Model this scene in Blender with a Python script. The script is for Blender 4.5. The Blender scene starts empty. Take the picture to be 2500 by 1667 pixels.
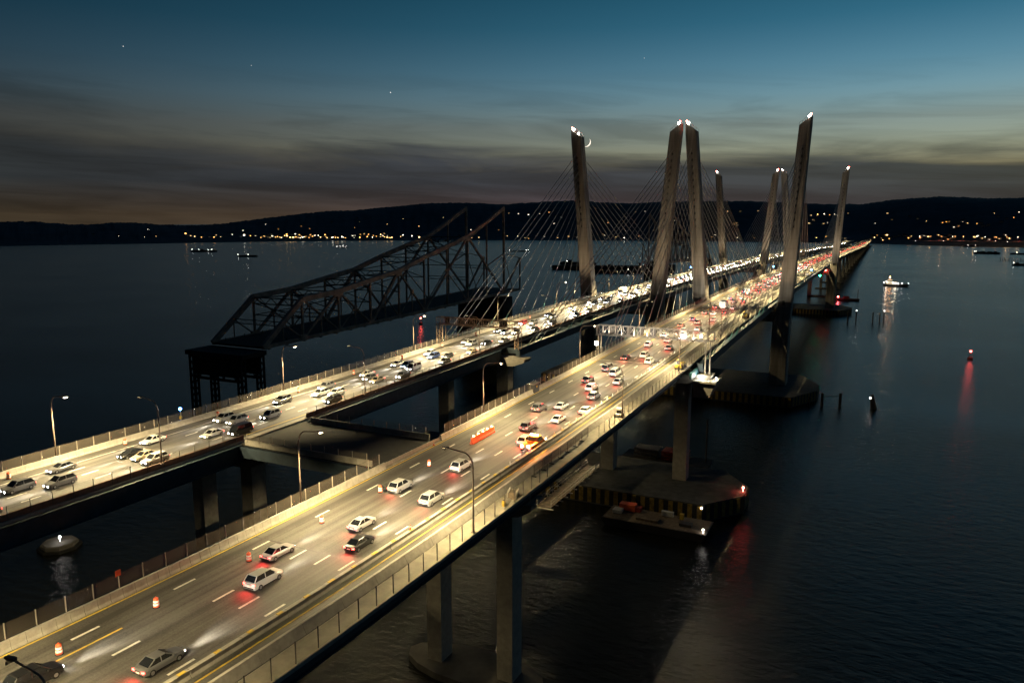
import bpy, math, random
from math import pi, sin, cos, radians
from mathutils import Vector, Matrix, noise
rnd = random.Random(7)
sc = bpy.context.scene
COL = sc.collection

# ------------------------------------------------------------------ camera
FPX = 1837.77                       # focal length in photograph pixels (2500 wide)
CX, CY, CZ = 62.06, -374.11, 80.77
PIT, YAW = 0.156315, 0.458424
cd = bpy.data.cameras.new('camera'); cam = bpy.data.objects.new('camera', cd); COL.objects.link(cam)
cd.sensor_width = 36; cd.lens = 36*FPX/2500; cd.clip_start = 1; cd.clip_end = 80000
cam.location = (CX, CY, CZ); cam.rotation_euler = (pi/2-PIT, 0, YAW)
sc.camera = cam

# ------------------------------------------------------------------ dusk sky
SUN_EL, SUN_AZ = -4.6, 14.0
w = bpy.data.worlds.new('World'); sc.world = w; w.use_nodes = True
nt = w.node_tree; N = nt.nodes; L = nt.links
bg = N['Background']
def wn(t, **k):
    n = N.new(t)
    for a, b in k.items(): setattr(n, a, b)
    return n
sky = wn('ShaderNodeTexSky', sky_type='NISHITA', sun_disc=False)
sky.sun_elevation = radians(SUN_EL); sky.sun_rotation = radians(SUN_AZ)
sky.altitude = 0; sky.air_density = 1.0; sky.dust_density = 0.6; sky.ozone_density = 2.2
def wmath(op, a, b=None, clamp=False):
    n = wn('ShaderNodeMath', operation=op, use_clamp=clamp)
    for i, v in enumerate((a, b)):
        if v is None: continue
        if hasattr(v, 'is_linked') or hasattr(v, 'links'): L.new(v, n.inputs[i])
        else: n.inputs[i].default_value = v
    return n.outputs[0]
tc = wn('ShaderNodeTexCoord'); sep = wn('ShaderNodeSeparateXYZ'); L.new(tc.outputs['Generated'], sep.inputs[0])
el = wmath('ARCSINE', sep.outputs[2])
az = wmath('ARCTAN2', sep.outputs[0], sep.outputs[1])
def cloud(scale_az, scale_el, tilt, detail, w0):
    cmb = wn('ShaderNodeCombineXYZ')
    L.new(wmath('MULTIPLY', az, scale_az), cmb.inputs[0])
    L.new(wmath('MULTIPLY', wmath('ADD', el, wmath('MULTIPLY', az, tilt)), scale_el), cmb.inputs[1])
    cmb.inputs[2].default_value = w0
    n = wn('ShaderNodeTexNoise'); n.inputs['Scale'].default_value = 1; n.inputs['Detail'].default_value = detail
    n.inputs['Roughness'].default_value = 0.55; n.inputs['Distortion'].default_value = 0.5
    L.new(cmb.outputs[0], n.inputs['Vector']); return n.outputs['Fac']
def wramp(fac, pts):
    r = wn('ShaderNodeValToRGB'); e = r.color_ramp.elements
    while len(e) < len(pts): e.new(0.5)
    for i, (p, c) in enumerate(pts):
        e[i].position = p; e[i].color = (c, c, c, 1) if not isinstance(c, tuple) else (*c, 1)
    L.new(fac, r.inputs[0]); return r.outputs[0]
def wmix(mode, fac, a, b):
    n = wn('ShaderNodeMix', data_type='RGBA', blend_type=mode)
    for i, v in ((0, fac), (6, a), (7, b)):
        if isinstance(v, (int, float)): n.inputs[i].default_value = v
        elif isinstance(v, tuple): n.inputs[i].default_value = (*v, 1)
        else: L.new(v, n.inputs[i])
    return n.outputs[2]
eln = wmath('DIVIDE', el, 0.5, True)               # 0..0.5 rad
tint = wmix('MULTIPLY', 1.0, sky.outputs[0], wramp(eln, [(0.10, (1.0, 0.95, 0.60)), (0.24, (1.16, 1.14, 0.72)), (0.306, (1.04, 1.32, 0.90)), (0.37, (0.76, 1.22, 0.86)), (0.474, (0.36, 0.96, 0.69)), (0.576, (0.22, 0.82, 0.58)), (1.0, (0.11, 0.46, 0.42))]))
# thin streaks of cloud high up, a solid bank lower down
streak = wmath('MULTIPLY', wramp(cloud(3.4, 34, 0.06, 7, 5.3), [(0.46, 0.0), (0.64, 1.0)]),
               wramp(eln, [(0.10, 0.0), (0.17, 0.6), (0.28, 0.5), (0.38, 0.0)]))
azn = wmath('DIVIDE', wmath('ADD', az, 1.2), 1.6, True)
bankn = wmath('ADD', wmath('ADD', el, wmath('MULTIPLY', wmath('SUBTRACT', azn, 0.62), 0.020)), wmath('MULTIPLY', wmath('SUBTRACT', cloud(3.0, 26, 0.02, 6, 8.7), 0.5), 0.075))
bank = wramp(wmath('DIVIDE', bankn, 0.2, True), [(0.0, 0.97), (0.2, 0.96), (0.33, 0.93), (0.385, 0.72), (0.475, 0.0)])
azn = wmath('DIVIDE', wmath('ADD', az, 1.2), 1.6, True)
low = wramp(azn, [(0.0, (0.046, 0.034, 0.019)), (0.25, (0.050, 0.036, 0.024)), (0.5, (0.058, 0.040, 0.041)), (0.72, (0.040, 0.040, 0.046)), (0.9, (0.021, 0.031, 0.034))])
high = wramp(azn, [(0.0, (0.020, 0.024, 0.024)), (0.5, (0.036, 0.041, 0.052)), (0.9, (0.036, 0.046, 0.046))])
ccol = wmix('MIX', wramp(wmath('DIVIDE', el, 0.2, True), [(0.05, 0.0), (0.25, 1.0)]), low, high)
ccol = wmix('MULTIPLY', 1.0, ccol, wramp(cloud(4.5, 55, 0.04, 7, 12.4), [(0.34, 0.70), (0.66, 1.32)]))
sk = wn('ShaderNodeVectorMath', operation='SCALE'); sk.inputs[3].default_value = 4.2; L.new(tint, sk.inputs[0])
cl1 = wmix('MULTIPLY', streak, sk.outputs[0], (0.50, 0.50, 0.50))
cl2 = wmix('MIX', bank, cl1, ccol)
L.new(cl2, bg.inputs[0])
bg.inputs[1].default_value = 1.0

# ------------------------------------------------------------------ exposure / render
vs = sc.view_settings
vs.view_transform = 'Standard'; vs.look = 'None'; vs.gamma = 1.0; vs.exposure = 0.0; vs.use_curve_mapping = False
sc.render.engine = 'CYCLES'
cy = sc.cycles
cy.use_denoising = True
cy.max_bounces = 5; cy.diffuse_bounces = 2; cy.glossy_bounces = 3; cy.transmission_bounces = 2; cy.transparent_max_bounces = 24
cy.sample_clamp_indirect = 3.0; cy.sample_clamp_direct = 0; cy.caustics_reflective = False; cy.caustics_refractive = False
cy.use_light_tree = True
cy.use_adaptive_sampling = True; cy.adaptive_threshold = 0.02

# ------------------------------------------------------------------ materials
M = {}
def mat(name, base, rough=0.7, metal=0.0, emit=None, estr=0.0, var=0.18, nscale=0.6, bump=0.0, bscale=8.0, dirt=None, sample=True):
    m = bpy.data.materials.new(name); m.use_nodes = True; t = m.node_tree; b = t.nodes['Principled BSDF']
    b.inputs['Roughness'].default_value = rough; b.inputs['Metallic'].default_value = metal
    b.inputs['Base Color'].default_value = (*base, 1)
    if emit is not None:
        b.inputs['Emission Color'].default_value = (*emit, 1); b.inputs['Emission Strength'].default_value = estr
        if not sample: m.cycles.emission_sampling = 'NONE'
    elif var > 0:
        tcn = t.nodes.new('ShaderNodeTexCoord'); g = t.nodes.new('ShaderNodeNewGeometry')
        n = t.nodes.new('ShaderNodeTexNoise'); n.inputs['Scale'].default_value = nscale; n.inputs['Detail'].default_value = 6; n.inputs['Roughness'].default_value = 0.65
        t.links.new(g.outputs['Position'], n.inputs['Vector'])
        r = t.nodes.new('ShaderNodeValToRGB'); e = r.color_ramp.elements
        lo = tuple(c*(1-var*1.6) for c in base); hi = tuple(min(1, c*(1+var)) for c in base)
        e[0].position = 0.3; e[0].color = (*(dirt or lo), 1); e[1].position = 0.68; e[1].color = (*hi, 1)
        t.links.new(n.outputs['Fac'], r.inputs[0]); t.links.new(r.outputs[0], b.inputs['Base Color'])
        if bump > 0:
            n2 = t.nodes.new('ShaderNodeTexNoise'); n2.inputs['Scale'].default_value = bscale; n2.inputs['Detail'].default_value = 4
            t.links.new(g.outputs['Position'], n2.inputs['Vector'])
            bp = t.nodes.new('ShaderNodeBump'); bp.inputs['Strength'].default_value = bump; bp.inputs['Distance'].default_value = 0.05
            t.links.new(n2.outputs['Fac'], bp.inputs['Height']); t.links.new(bp.outputs[0], b.inputs['Normal'])
    M[name] = m; return m
mat('concrete', (0.36, 0.335, 0.29), 0.85, var=0.16, nscale=0.9, bump=0.15)
mat('concrete_old', (0.12, 0.112, 0.10), 0.9, var=0.25, nscale=0.25)
mat('asphalt_plain', (0.085, 0.080, 0.070), 0.8)
mat('asphalt_shaded', (0.022, 0.021, 0.019), 0.85, var=0.3, nscale=0.8)  # darker asphalt; the crossover's missing light is put into this colour
mat('path_concrete', (0.26, 0.235, 0.185), 0.85, var=0.2, nscale=0.5)
mat('steel_blue', (0.035, 0.055, 0.075), 0.6, var=0.25)
mat('steel_teal', (0.035, 0.12, 0.14), 0.5, var=0.15)
mat('galv', (0.34, 0.31, 0.27), 0.5, 0.0, var=0.15, nscale=2)
mat('pole_paint', (0.20, 0.15, 0.12), 0.5, var=0.12)
mat('dark_metal', (0.045, 0.04, 0.038), 0.55, var=0.2)
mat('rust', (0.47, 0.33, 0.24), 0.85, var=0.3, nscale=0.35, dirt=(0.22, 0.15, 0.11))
mat('brown_concrete', (0.15, 0.085, 0.065), 0.9, var=0.25)
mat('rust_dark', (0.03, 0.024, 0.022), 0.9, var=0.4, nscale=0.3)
mat('stay_white', (0.46, 0.43, 0.38), 0.5, var=0.1)
mat('white_paint', (0.66, 0.64, 0.58), 0.7, var=0.2, nscale=3)
mat('yellow_paint', (0.62, 0.42, 0.05), 0.7, var=0.2, nscale=3)
mat('yellow_dirty', (0.27, 0.18, 0.035), 0.8, var=0.4, nscale=1.2)
mat('black_paint', (0.015, 0.015, 0.015), 0.7, var=0.2)
mat('orange_plastic', (0.78, 0.13, 0.04), 0.5, var=0.1)
mat('refl_white', (0.85, 0.80, 0.74), 0.4, var=0.05)
mat('rubber', (0.012, 0.012, 0.012), 0.9, var=0.1)
mat('rim', (0.32, 0.32, 0.33), 0.35, 0.6, var=0.05)
mat('glass', (0.012, 0.014, 0.017), 0.08, var=0)
mat('planks', (0.16, 0.12, 0.08), 0.9, var=0.35, nscale=1.5)
mat('red_steel', (0.30, 0.035, 0.02), 0.7, var=0.3)
mat('forest', (0.040, 0.052, 0.070), 1.0, var=0.3, nscale=0.01)
mat('house_wall', (0.35, 0.33, 0.3), 0.9, var=0.1)
mat('roof_slate', (0.06, 0.055, 0.055), 0.9, var=0.1)
mat('hull_dark', (0.025, 0.022, 0.022), 0.7, var=0.3)
mat('deck_grey', (0.075, 0.075, 0.07), 0.9, var=0.3, nscale=0.4)
WARM = (1.0, 0.785, 0.40)
mat('lamp_lens', (0.8, 0.7, 0.5), emit=WARM, estr=7, sample=False)
mat('head_lens', (0.9, 0.9, 0.9), emit=(1.0, 0.93, 0.80), estr=220, sample=False)
mat('tail_lens', (0.5, 0.02, 0.02), emit=(1.0, 0.06, 0.045), estr=17, sample=False)
mat('amber_lens', (0.8, 0.4, 0.1), emit=(1.0, 0.42, 0.10), estr=120, sample=False)
mat('white_lens', (0.9, 0.9, 0.9), emit=(1.0, 0.95, 0.86), estr=40, sample=False)
mat('red_lens', (0.5, 0.02, 0.02), emit=(1.0, 0.10, 0.07), estr=45, sample=False)
mat('blue_lens', (0.1, 0.2, 0.8), emit=(0.08, 0.30, 1.0), estr=45, sample=False)
mat('green_lens', (0.1, 0.8, 0.4), emit=(0.03, 0.9, 0.40), estr=40, sample=False)
mat('win_warm', (0.8, 0.6, 0.3), emit=(1.0, 0.62, 0.25), estr=9, sample=False)
mat('win_cool', (0.8, 0.8, 0.8), emit=(1.0, 0.90, 0.70), estr=10, sample=False)
mat('win_orange', (0.8, 0.4, 0.1), emit=(1.0, 0.46, 0.12), estr=8, sample=False)
mat('moon_lit', (0.9, 0.85, 0.75), emit=(1.0, 0.86, 0.70), estr=1.6, sample=False)
mat('star_lit', (0.9, 0.9, 0.9), emit=(1.0, 0.97, 0.92), estr=1.2, sample=False)
PAINTS = {'white': (0.62, 0.61, 0.58), 'silver': (0.36, 0.36, 0.36), 'grey': (0.12, 0.12, 0.125), 'black': (0.012, 0.012, 0.013),
          'red': (0.25, 0.02, 0.02), 'blue': (0.03, 0.06, 0.20), 'beige': (0.34, 0.28, 0.20), 'amber': (0.75, 0.25, 0.03)}
for k, c in PAINTS.items(): mat('paint_'+k, c, 0.28, var=0.04)

def make_asphalt():
    m = M['asphalt_plain']; m2 = bpy.data.materials.new('asphalt'); m2.use_nodes = True; t = m2.node_tree; b = t.nodes['Principled BSDF']
    g = t.nodes.new('ShaderNodeNewGeometry')
    mp = t.nodes.new('ShaderNodeMapping'); mp.inputs['Scale'].default_value = (1.1, 0.015, 1); t.links.new(g.outputs['Position'], mp.inputs[0])
    n1 = t.nodes.new('ShaderNodeTexNoise'); n1.inputs['Scale'].default_value = 1; n1.inputs['Detail'].default_value = 4; t.links.new(mp.outputs[0], n1.inputs['Vector'])
    n2 = t.nodes.new('ShaderNodeTexNoise'); n2.inputs['Scale'].default_value = 6; n2.inputs['Detail'].default_value = 8; t.links.new(g.outputs['Position'], n2.inputs['Vector'])
    n3 = t.nodes.new('ShaderNodeTexNoise'); n3.inputs['Scale'].default_value = 0.12; n3.inputs['Detail'].default_value = 3; t.links.new(g.outputs['Position'], n3.inputs['Vector'])
    m1 = t.nodes.new('ShaderNodeMath'); m1.operation = 'MULTIPLY_ADD'; m1.inputs[1].default_value = 1.9; m1.inputs[2].default_value = -0.45; t.links.new(n1.outputs['Fac'], m1.inputs[0])
    a = t.nodes.new('ShaderNodeMath'); a.operation = 'ADD'; t.links.new(m1.outputs[0], a.inputs[0]); t.links.new(n2.outputs['Fac'], a.inputs[1])
    a2 = t.nodes.new('ShaderNodeMath'); a2.operation = 'ADD'; t.links.new(a.outputs[0], a2.inputs[0]); t.links.new(n3.outputs['Fac'], a2.inputs[1])
    r = t.nodes.new('ShaderNodeValToRGB'); e = r.color_ramp.elements
    e[0].position = 0.38; e[0].color = (0.048, 0.045, 0.040, 1); e[1].position = 0.62; e[1].color = (0.125, 0.118, 0.105, 1)
    d = t.nodes.new('ShaderNodeMath'); d.operation = 'DIVIDE'; d.inputs[1].default_value = 3; t.links.new(a2.outputs[0], d.inputs[0])
    t.links.new(d.outputs[0], r.inputs[0]); t.links.new(r.outputs[0], b.inputs['Base Color'])
    b.inputs['Roughness'].default_value = 0.72
    M['asphalt'] = m2
make_asphalt()

def make_tower_mat():
    m = bpy.data.materials.new('tower_concrete'); m.use_nodes = True; t = m.node_tree; b = t.nodes['Principled BSDF']
    g = t.nodes.new('ShaderNodeNewGeometry'); s = t.nodes.new('ShaderNodeSeparateXYZ'); t.links.new(g.outputs['Position'], s.inputs[0])
    mod = t.nodes.new('ShaderNodeMath'); mod.operation = 'PINGPONG'; mod.inputs[1].default_value = 2.3; t.links.new(s.outputs[2], mod.inputs[0])
    r1 = t.nodes.new('ShaderNodeValToRGB'); r1.color_ramp.elements[0].position = 0.0; r1.color_ramp.elements[0].color = (0.50, 0.50, 0.50, 1); r1.color_ramp.elements[1].position = 0.07; r1.color_ramp.elements[1].color = (1, 1, 1, 1)
    t.links.new(mod.outputs[0], r1.inputs[0])
    mp = t.nodes.new('ShaderNodeMapping'); mp.inputs['Scale'].default_value = (0.7, 0.7, 0.07); t.links.new(g.outputs['Position'], mp.inputs[0])
    n = t.nodes.new('ShaderNodeTexNoise'); n.inputs['Scale'].default_value = 1; n.inputs['Detail'].default_value = 6; t.links.new(mp.outputs[0], n.inputs['Vector'])
    r2 = t.nodes.new('ShaderNodeValToRGB'); r2.color_ramp.elements[0].position = 0.3; r2.color_ramp.elements[0].color = (0.19, 0.17, 0.145, 1); r2.color_ramp.elements[1].position = 0.7; r2.color_ramp.elements[1].color = (0.42, 0.385, 0.33, 1)
    t.links.new(n.outputs['Fac'], r2.inputs[0])
    x = t.nodes.new('ShaderNodeMix'); x.data_type = 'RGBA'; x.blend_type = 'MULTIPLY'; x.inputs[0].default_value = 1
    t.links.new(r2.outputs[0], x.inputs[6]); t.links.new(r1.outputs[0], x.inputs[7]); t.links.new(x.outputs[2], b.inputs['Base Color'])
    b.inputs['Roughness'].default_value = 0.85; M['tower_concrete'] = m
make_tower_mat()

def make_mesh_mat():
    m = bpy.data.materials.new('chain_link'); m.use_nodes = True; t = m.node_tree
    o = t.nodes['Material Output']; b = t.nodes['Principled BSDF']; b.inputs['Base Color'].default_value = (0.27, 0.23, 0.18, 1); b.inputs['Roughness'].default_value = 0.6
    tr = t.nodes.new('ShaderNodeBsdfTransparent'); mx = t.nodes.new('ShaderNodeMixShader'); mx.inputs[0].default_value = 0.24
    t.links.new(tr.outputs[0], mx.inputs[1]); t.links.new(b.outputs[0], mx.inputs[2]); t.links.new(mx.outputs[0], o.inputs[0])
    M['chain_link'] = m
make_mesh_mat()

def make_water():
    m = bpy.data.materials.new('river_water'); m.use_nodes = True; t = m.node_tree; b = t.nodes['Principled BSDF']
    b.inputs['Base Color'].default_value = (0.0075, 0.008, 0.006, 1); b.inputs['Specular IOR Level'].default_value = 0.27; b.inputs['Roughness'].default_value = 0.2; b.inputs['IOR'].default_value = 1.33
    g = t.nodes.new('ShaderNodeNewGeometry')
    mp = t.nodes.new('ShaderNodeMapping'); mp.inputs['Rotation'].default_value = (0, 0, 0.5); mp.inputs['Scale'].default_value = (0.42, 0.85, 1); t.links.new(g.outputs['Position'], mp.inputs[0])
    n = t.nodes.new('ShaderNodeTexNoise'); n.inputs['Scale'].default_value = 0.55; n.inputs['Detail'].default_value = 7; n.inputs['Roughness'].default_value = 0.62; t.links.new(mp.outputs[0], n.inputs['Vector'])
    n2 = t.nodes.new('ShaderNodeTexNoise'); n2.inputs['Scale'].default_value = 0.012; n2.inputs['Detail'].default_value = 3; t.links.new(mp.outputs[0], n2.inputs['Vector'])
    mr = t.nodes.new('ShaderNodeMapRange'); mr.inputs[1].default_value = 0.35; mr.inputs[2].default_value = 0.7; mr.inputs[3].default_value = 0.35; mr.inputs[4].default_value = 0.75; t.links.new(n2.outputs['Fac'], mr.inputs[0])
    bp = t.nodes.new('ShaderNodeBump'); bp.inputs['Distance'].default_value = 0.72; t.links.new(mr.outputs[0], bp.inputs['Strength'])
    t.links.new(n.outputs['Fac'], bp.inputs['Height']); t.links.new(bp.outputs[0], b.inputs['Normal'])
    M['river_water'] = m
make_water()

# ------------------------------------------------------------------ mesh helpers
class MB:
    def __init__(s): s.v = []; s.f = []; s.m = []; s.mi = 0
    def add(s, vs_, fs):
        o = len(s.v); s.v += [tuple(p) for p in vs_]
        for f in fs: s.f.append(tuple(o+i for i in f)); s.m.append(s.mi)
        return s
    def box(s, x0, x1, y0, y1, z0, z1):
        return s.add([(x0,y0,z0),(x1,y0,z0),(x1,y1,z0),(x0,y1,z0),(x0,y0,z1),(x1,y0,z1),(x1,y1,z1),(x0,y1,z1)],
                     [(0,3,2,1),(4,5,6,7),(0,1,5,4),(1,2,6,5),(2,3,7,6),(3,0,4,7)])
    def beam(s, p, q, wd, ht):
        p = Vector(p); q = Vector(q); d = (q-p).normalized()
        up = Vector((0,0,1)) if abs(d.z) < 0.98 else Vector((0,1,0))
        a = d.cross(up).normalized()*wd/2; b = a.cross(d).normalized()*ht/2
        return s.add([p-a-b,p+a-b,p+a+b,p-a+b,q-a-b,q+a-b,q+a+b,q-a+b], [(0,1,2,3),(7,6,5,4),(4,5,1,0),(5,6,2,1),(6,7,3,2),(7,4,0,3)])
    def tube(s, pts, rads, n=8, cap=True):
        pts = [Vector(p) for p in pts]
        if not hasattr(rads, '__len__'): rads = [rads]*len(pts)
        o = len(s.v); up = None
        for i, p in enumerate(pts):
            d = (pts[min(i+1, len(pts)-1)]-pts[max(i-1, 0)]).normalized()
            if up is None: up = Vector((0,0,1)) if abs(d.z) < 0.95 else Vector((1,0,0))
            a = d.cross(up).normalized(); b = a.cross(d).normalized(); up = b
            for k in range(n):
                t = 2*pi*k/n; s.v.append(tuple(p+(a*cos(t)+b*sin(t))*rads[i]))
        for i in range(len(pts)-1):
            for k in range(n):
                k2 = (k+1) % n; s.f.append((o+i*n+k2, o+i*n+k, o+(i+1)*n+k, o+(i+1)*n+k2)); s.m.append(s.mi)
        if cap:
            s.f.append(tuple(o+k for k in range(n))); s.m.append(s.mi)
            s.f.append(tuple(o+(len(pts)-1)*n+k for k in reversed(range(n)))); s.m.append(s.mi)
        return s
    def loft(s, rings, cap=True):
        n = len(rings[0]); o = len(s.v)
        for r in rings: s.v += [tuple(p) for p in r]
        for i in range(len(rings)-1):
            for k in range(n):
                k2 = (k+1) % n; s.f.append((o+i*n+k, o+i*n+k2, o+(i+1)*n+k2, o+(i+1)*n+k)); s.m.append(s.mi)
        if cap:
            s.f.append(tuple(o+k for k in reversed(range(n)))); s.m.append(s.mi)
            s.f.append(tuple(o+(len(rings)-1)*n+k for k in range(n))); s.m.append(s.mi)
        return s
    def extr(s, poly, axis, a, b):
        # polygon of 2-D points extruded along x ('x': (y,z)), y ('y': (x,z)) or z ('z': (x,y))
        f = {'x': lambda p, t: (t, p[0], p[1]), 'y': lambda p, t: (p[0], t, p[1]), 'z': lambda p, t: (p[0], p[1], t)}[axis]
        return s.loft([[f(p, a) for p in poly], [f(p, b) for p in poly]])
    def sphere(s, c, r, n=8, m=5, sz=1.0):
        rings = []
        for i in range(m+1):
            t = pi*i/m; t = min(max(t, 0.05), pi-0.05)
            rings.append([(c[0]+r*sin(t)*cos(2*pi*k/n), c[1]+r*sin(t)*sin(2*pi*k/n), c[2]-r*sz*cos(t)) for k in range(n)])
        return s.loft(rings)
    def xform(s, mtx, start=0):
        for i in range(start, len(s.v)): s.v[i] = tuple(mtx @ Vector(s.v[i]))
        return s
    def mesh(s, name, mats):
        me = bpy.data.meshes.new(name); me.from_pydata(s.v, [], s.f)
        for m in (mats if isinstance(mats, (list, tuple)) else [mats]): me.materials.append(M[m])
        if len(set(s.m)) > 1: me.polygons.foreach_set('material_index', s.m)
        return me
    def build(s, name, mats, parent=None, loc=None):
        return put(name, s.mesh(name, mats), parent, loc)
def put(name, me, parent=None, loc=None, rot=None, scale=None):
    o = bpy.data.objects.new(name, me); COL.objects.link(o)
    if parent: o.parent = parent
    if loc: o.location = loc
    if rot: o.rotation_euler = rot
    if scale: o.scale = scale
    return o
def tag(o, label=None, cat=None, group=None, kind=None):
    if label: o['label'] = label
    if cat: o['category'] = cat
    if group: o['group'] = group
    if kind: o['kind'] = kind
    return o
def empty(name, loc=(0,0,0), rz=0, label=None, cat=None, group=None):
    o = bpy.data.objects.new(name, None); COL.objects.link(o); o.location = loc; o.rotation_euler = (0,0,rz); o.empty_display_size = 0.1
    return tag(o, label, cat, group)
def copy_tree(o, parent=None):
    c = o.copy(); COL.objects.link(c); c.parent = parent
    for ch in o.children: copy_tree(ch, c)
    return c
def smooth(me, on=True):
    me.polygons.foreach_set('use_smooth', [on]*len(me.polygons)); return me
ORD = ['first','second','third','fourth','fifth','sixth','seventh','eighth','ninth','tenth','eleventh','twelfth','thirteenth','fourteenth','fifteenth','sixteenth','seventeenth','eighteenth','nineteenth','twentieth','twenty-first','twenty-second','twenty-third','twenty-fourth','twenty-fifth','twenty-sixth','twenty-seventh','twenty-eighth','twenty-ninth','thirtieth','thirty-first','thirty-second','thirty-third','thirty-fourth','thirty-fifth','thirty-sixth','thirty-seventh','thirty-eighth','thirty-ninth','fortieth']
LD = {}
def light(kind, parent, loc, rot=(0,0,0), key=None, energy=100, color=WARM, size=0.2, cone=160, blend=0.3):
    key = key or (kind, energy, color, size, cone)
    if key not in LD:
        d = bpy.data.lights.new('lamp_light', kind); d.energy = energy; d.color = color
        d.shadow_soft_size = size
        if kind == 'SPOT': d.spot_size = radians(cone); d.spot_blend = blend
        LD[key] = d
    o = bpy.data.objects.new('lamp_light', LD[key]); COL.objects.link(o); o.parent = parent; o.location = loc; o.rotation_euler = rot
    return o

# ------------------------------------------------------------------ road alignment
ZK = [(-700,39.0),(-420,38.6),(-300,38.4),(-260,38.6),(-213,39.3),(-177,40.0),(-101,41.8),(0,43.0),(100,43.6),(212,43.7),(366,43.0),(487,41.8),(679,39.6),(879,36.4),(1757,21.8),(2700,16.0),(3600,14.0)]
def zl(Y):
    for (a, za), (b, zb) in zip(ZK, ZK[1:]):
        if Y <= b: return za+(zb-za)*(Y-a)/(b-a)
    return ZK[-1][1]
def zd(Y): return (zl(Y-24)+zl(Y-12)+zl(Y)+zl(Y+12)+zl(Y+24))/5
def xo(Y): return -0.0006*(Y+300)**2 if Y < -300 else 0.0
def slope(Y): return math.atan((zd(Y+2)-zd(Y-2))/4)
def head(Y): return -math.atan((xo(Y+2)-xo(Y-2))/4)
YS = [-480+6*i for i in range(55)] + [-150+12*i for i in range(60)] + [570+40*i for i in range(54)]
def sweep(poly, y0, y1, step=None):
    """cross-section polygon [(x, dz)] swept along the road"""
    ys = [y for y in YS if y0 < y < y1]; ys = [y0]+ys+[y1]
    b = MB(); b.loft([[(x+xo(y), y, zd(y)+z) for x, z in poly] for y in reversed(ys)])
    return b
def along(x, Y, dz=0.0): return (x+xo(Y), Y, zd(Y)+dz)
def arot(Y): return (slope(Y), 0, head(Y))

# ------------------------------------------------------------------ setting: water, hills
b = MB(); b.add([(-30000,-9000,0),(30000,-9000,0),(30000,30000,0),(-30000,30000,0)], [(0,1,2,3)])
tag(b.build('river_water', 'river_water'), kind='structure')
cp, sp, cyw, syw = cos(PIT), sin(PIT), cos(YAW), sin(YAW)
FV = Vector((-syw*cp, cyw*cp, -sp)); RV = Vector((cyw, syw, 0)); DV = FV.cross(RV)
def ray(u, v): return (FV+RV*((u-1250)/FPX)+DV*((v-833.5)/FPX)).normalized()
def interp(x, tab):
    if x <= tab[0][0]: return tab[0][1]
    for (a, fa), (b_, fb) in zip(tab, tab[1:]):
        if x <= b_: return fa+(fb-fa)*(x-a)/(b_-a)
    return tab[-1][1]
K = 2500/2352
SKYL = [(-900,505),(-300,508),(0,512),(100,513),(200,516),(300,514),(380,518),(430,520),(520,515),(600,503),(700,490),(800,484),(900,476),(980,467),(1060,466),(1160,471),(1250,463),(1350,463),(1450,467),(1500,465),(1600,464),(1700,463),(1800,466),(1900,470),(1970,470),(2050,460),(2150,453),(2250,455),(2352,456),(2600,452),(3200,470)]
SHORE = [(-900,2900),(0,3170),(300,3260),(750,3480),(1400,3520),(2000,3230),(2260,3010),(2352,3000),(3200,2900)]
def hill(u, r):        # u: column in 2352-wide picture units (an azimuth), r: distance
    ds = interp(u, SHORE); dr = ds+interp(u, [(0,900),(430,1000),(900,1700),(2352,1700)])
    rr = ray(u*K, interp(u, SKYL)*K); te = rr.z/math.hypot(rr.x, rr.y)
    hr = CZ+te*dr
    t = (r-ds)/(dr-ds)
    if t <= 0: return -3+t*2
    s = t*t*(3-2*t) if t < 1 else 1-0.25*min(1, (t-1))
    return max(hr, 15)*(0.12*min(t*3, 1)+0.88*s)+0.5
us = [-900+4*i for i in range(1026)]
ts = [-0.02,0,0.02,0.05,0.1,0.18,0.28,0.4,0.52,0.64,0.76,0.86,0.94,1.0,1.06,1.2,1.6]
b = MB(); rows = []
for u in us:
    rr = ray(u*K, 500*K); a = math.atan2(rr.x, rr.y)
    ds = interp(u, SHORE)+18*noise.noise(Vector((u*0.02, 0, 0))); dr = ds+interp(u, [(0,900),(430,1000),(900,1700),(2352,1700)])
    for t in ts:
        r = ds+(dr-ds)*t; h = hill(u, r)
        if t > 0.03:
            p = Vector((sin(a)*r, cos(a)*r, 0))
            h += (noise.noise(p*0.004)*9 + noise.noise(p*0.03)*4.5 + noise.noise(p*0.11)*3.0)*min(1, t*3)
            if t >= 1: h += 1.0+noise.noise(Vector((u*0.31, t, 4)))*3.2
        b.v.append((CX+sin(a)*r, CY+cos(a)*r, h))
nt_ = len(ts)
for i in range(len(us)-1):
    for j in range(nt_-1):
        b.f.append((i*nt_+j, (i+1)*nt_+j, (i+1)*nt_+j+1, i*nt_+j+1)); b.m.append(0)
me = smooth(b.mesh('wooded_hills', 'forest'))
tag(put('wooded_hills', me), kind='structure')
def on_hill(px, py):     # where the line of sight through a picture point meets the hillside
    d = ray(px*K, py*K); hz = math.hypot(d.x, d.y); r = interp(px, SHORE)
    while r < 6500:
        z = CZ+d.z/hz*r
        if z <= hill(px, r)+1: break
        r += 8
    return (CX+d.x/hz*r, CY+d.y/hz*r, hill(px, r))

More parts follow.
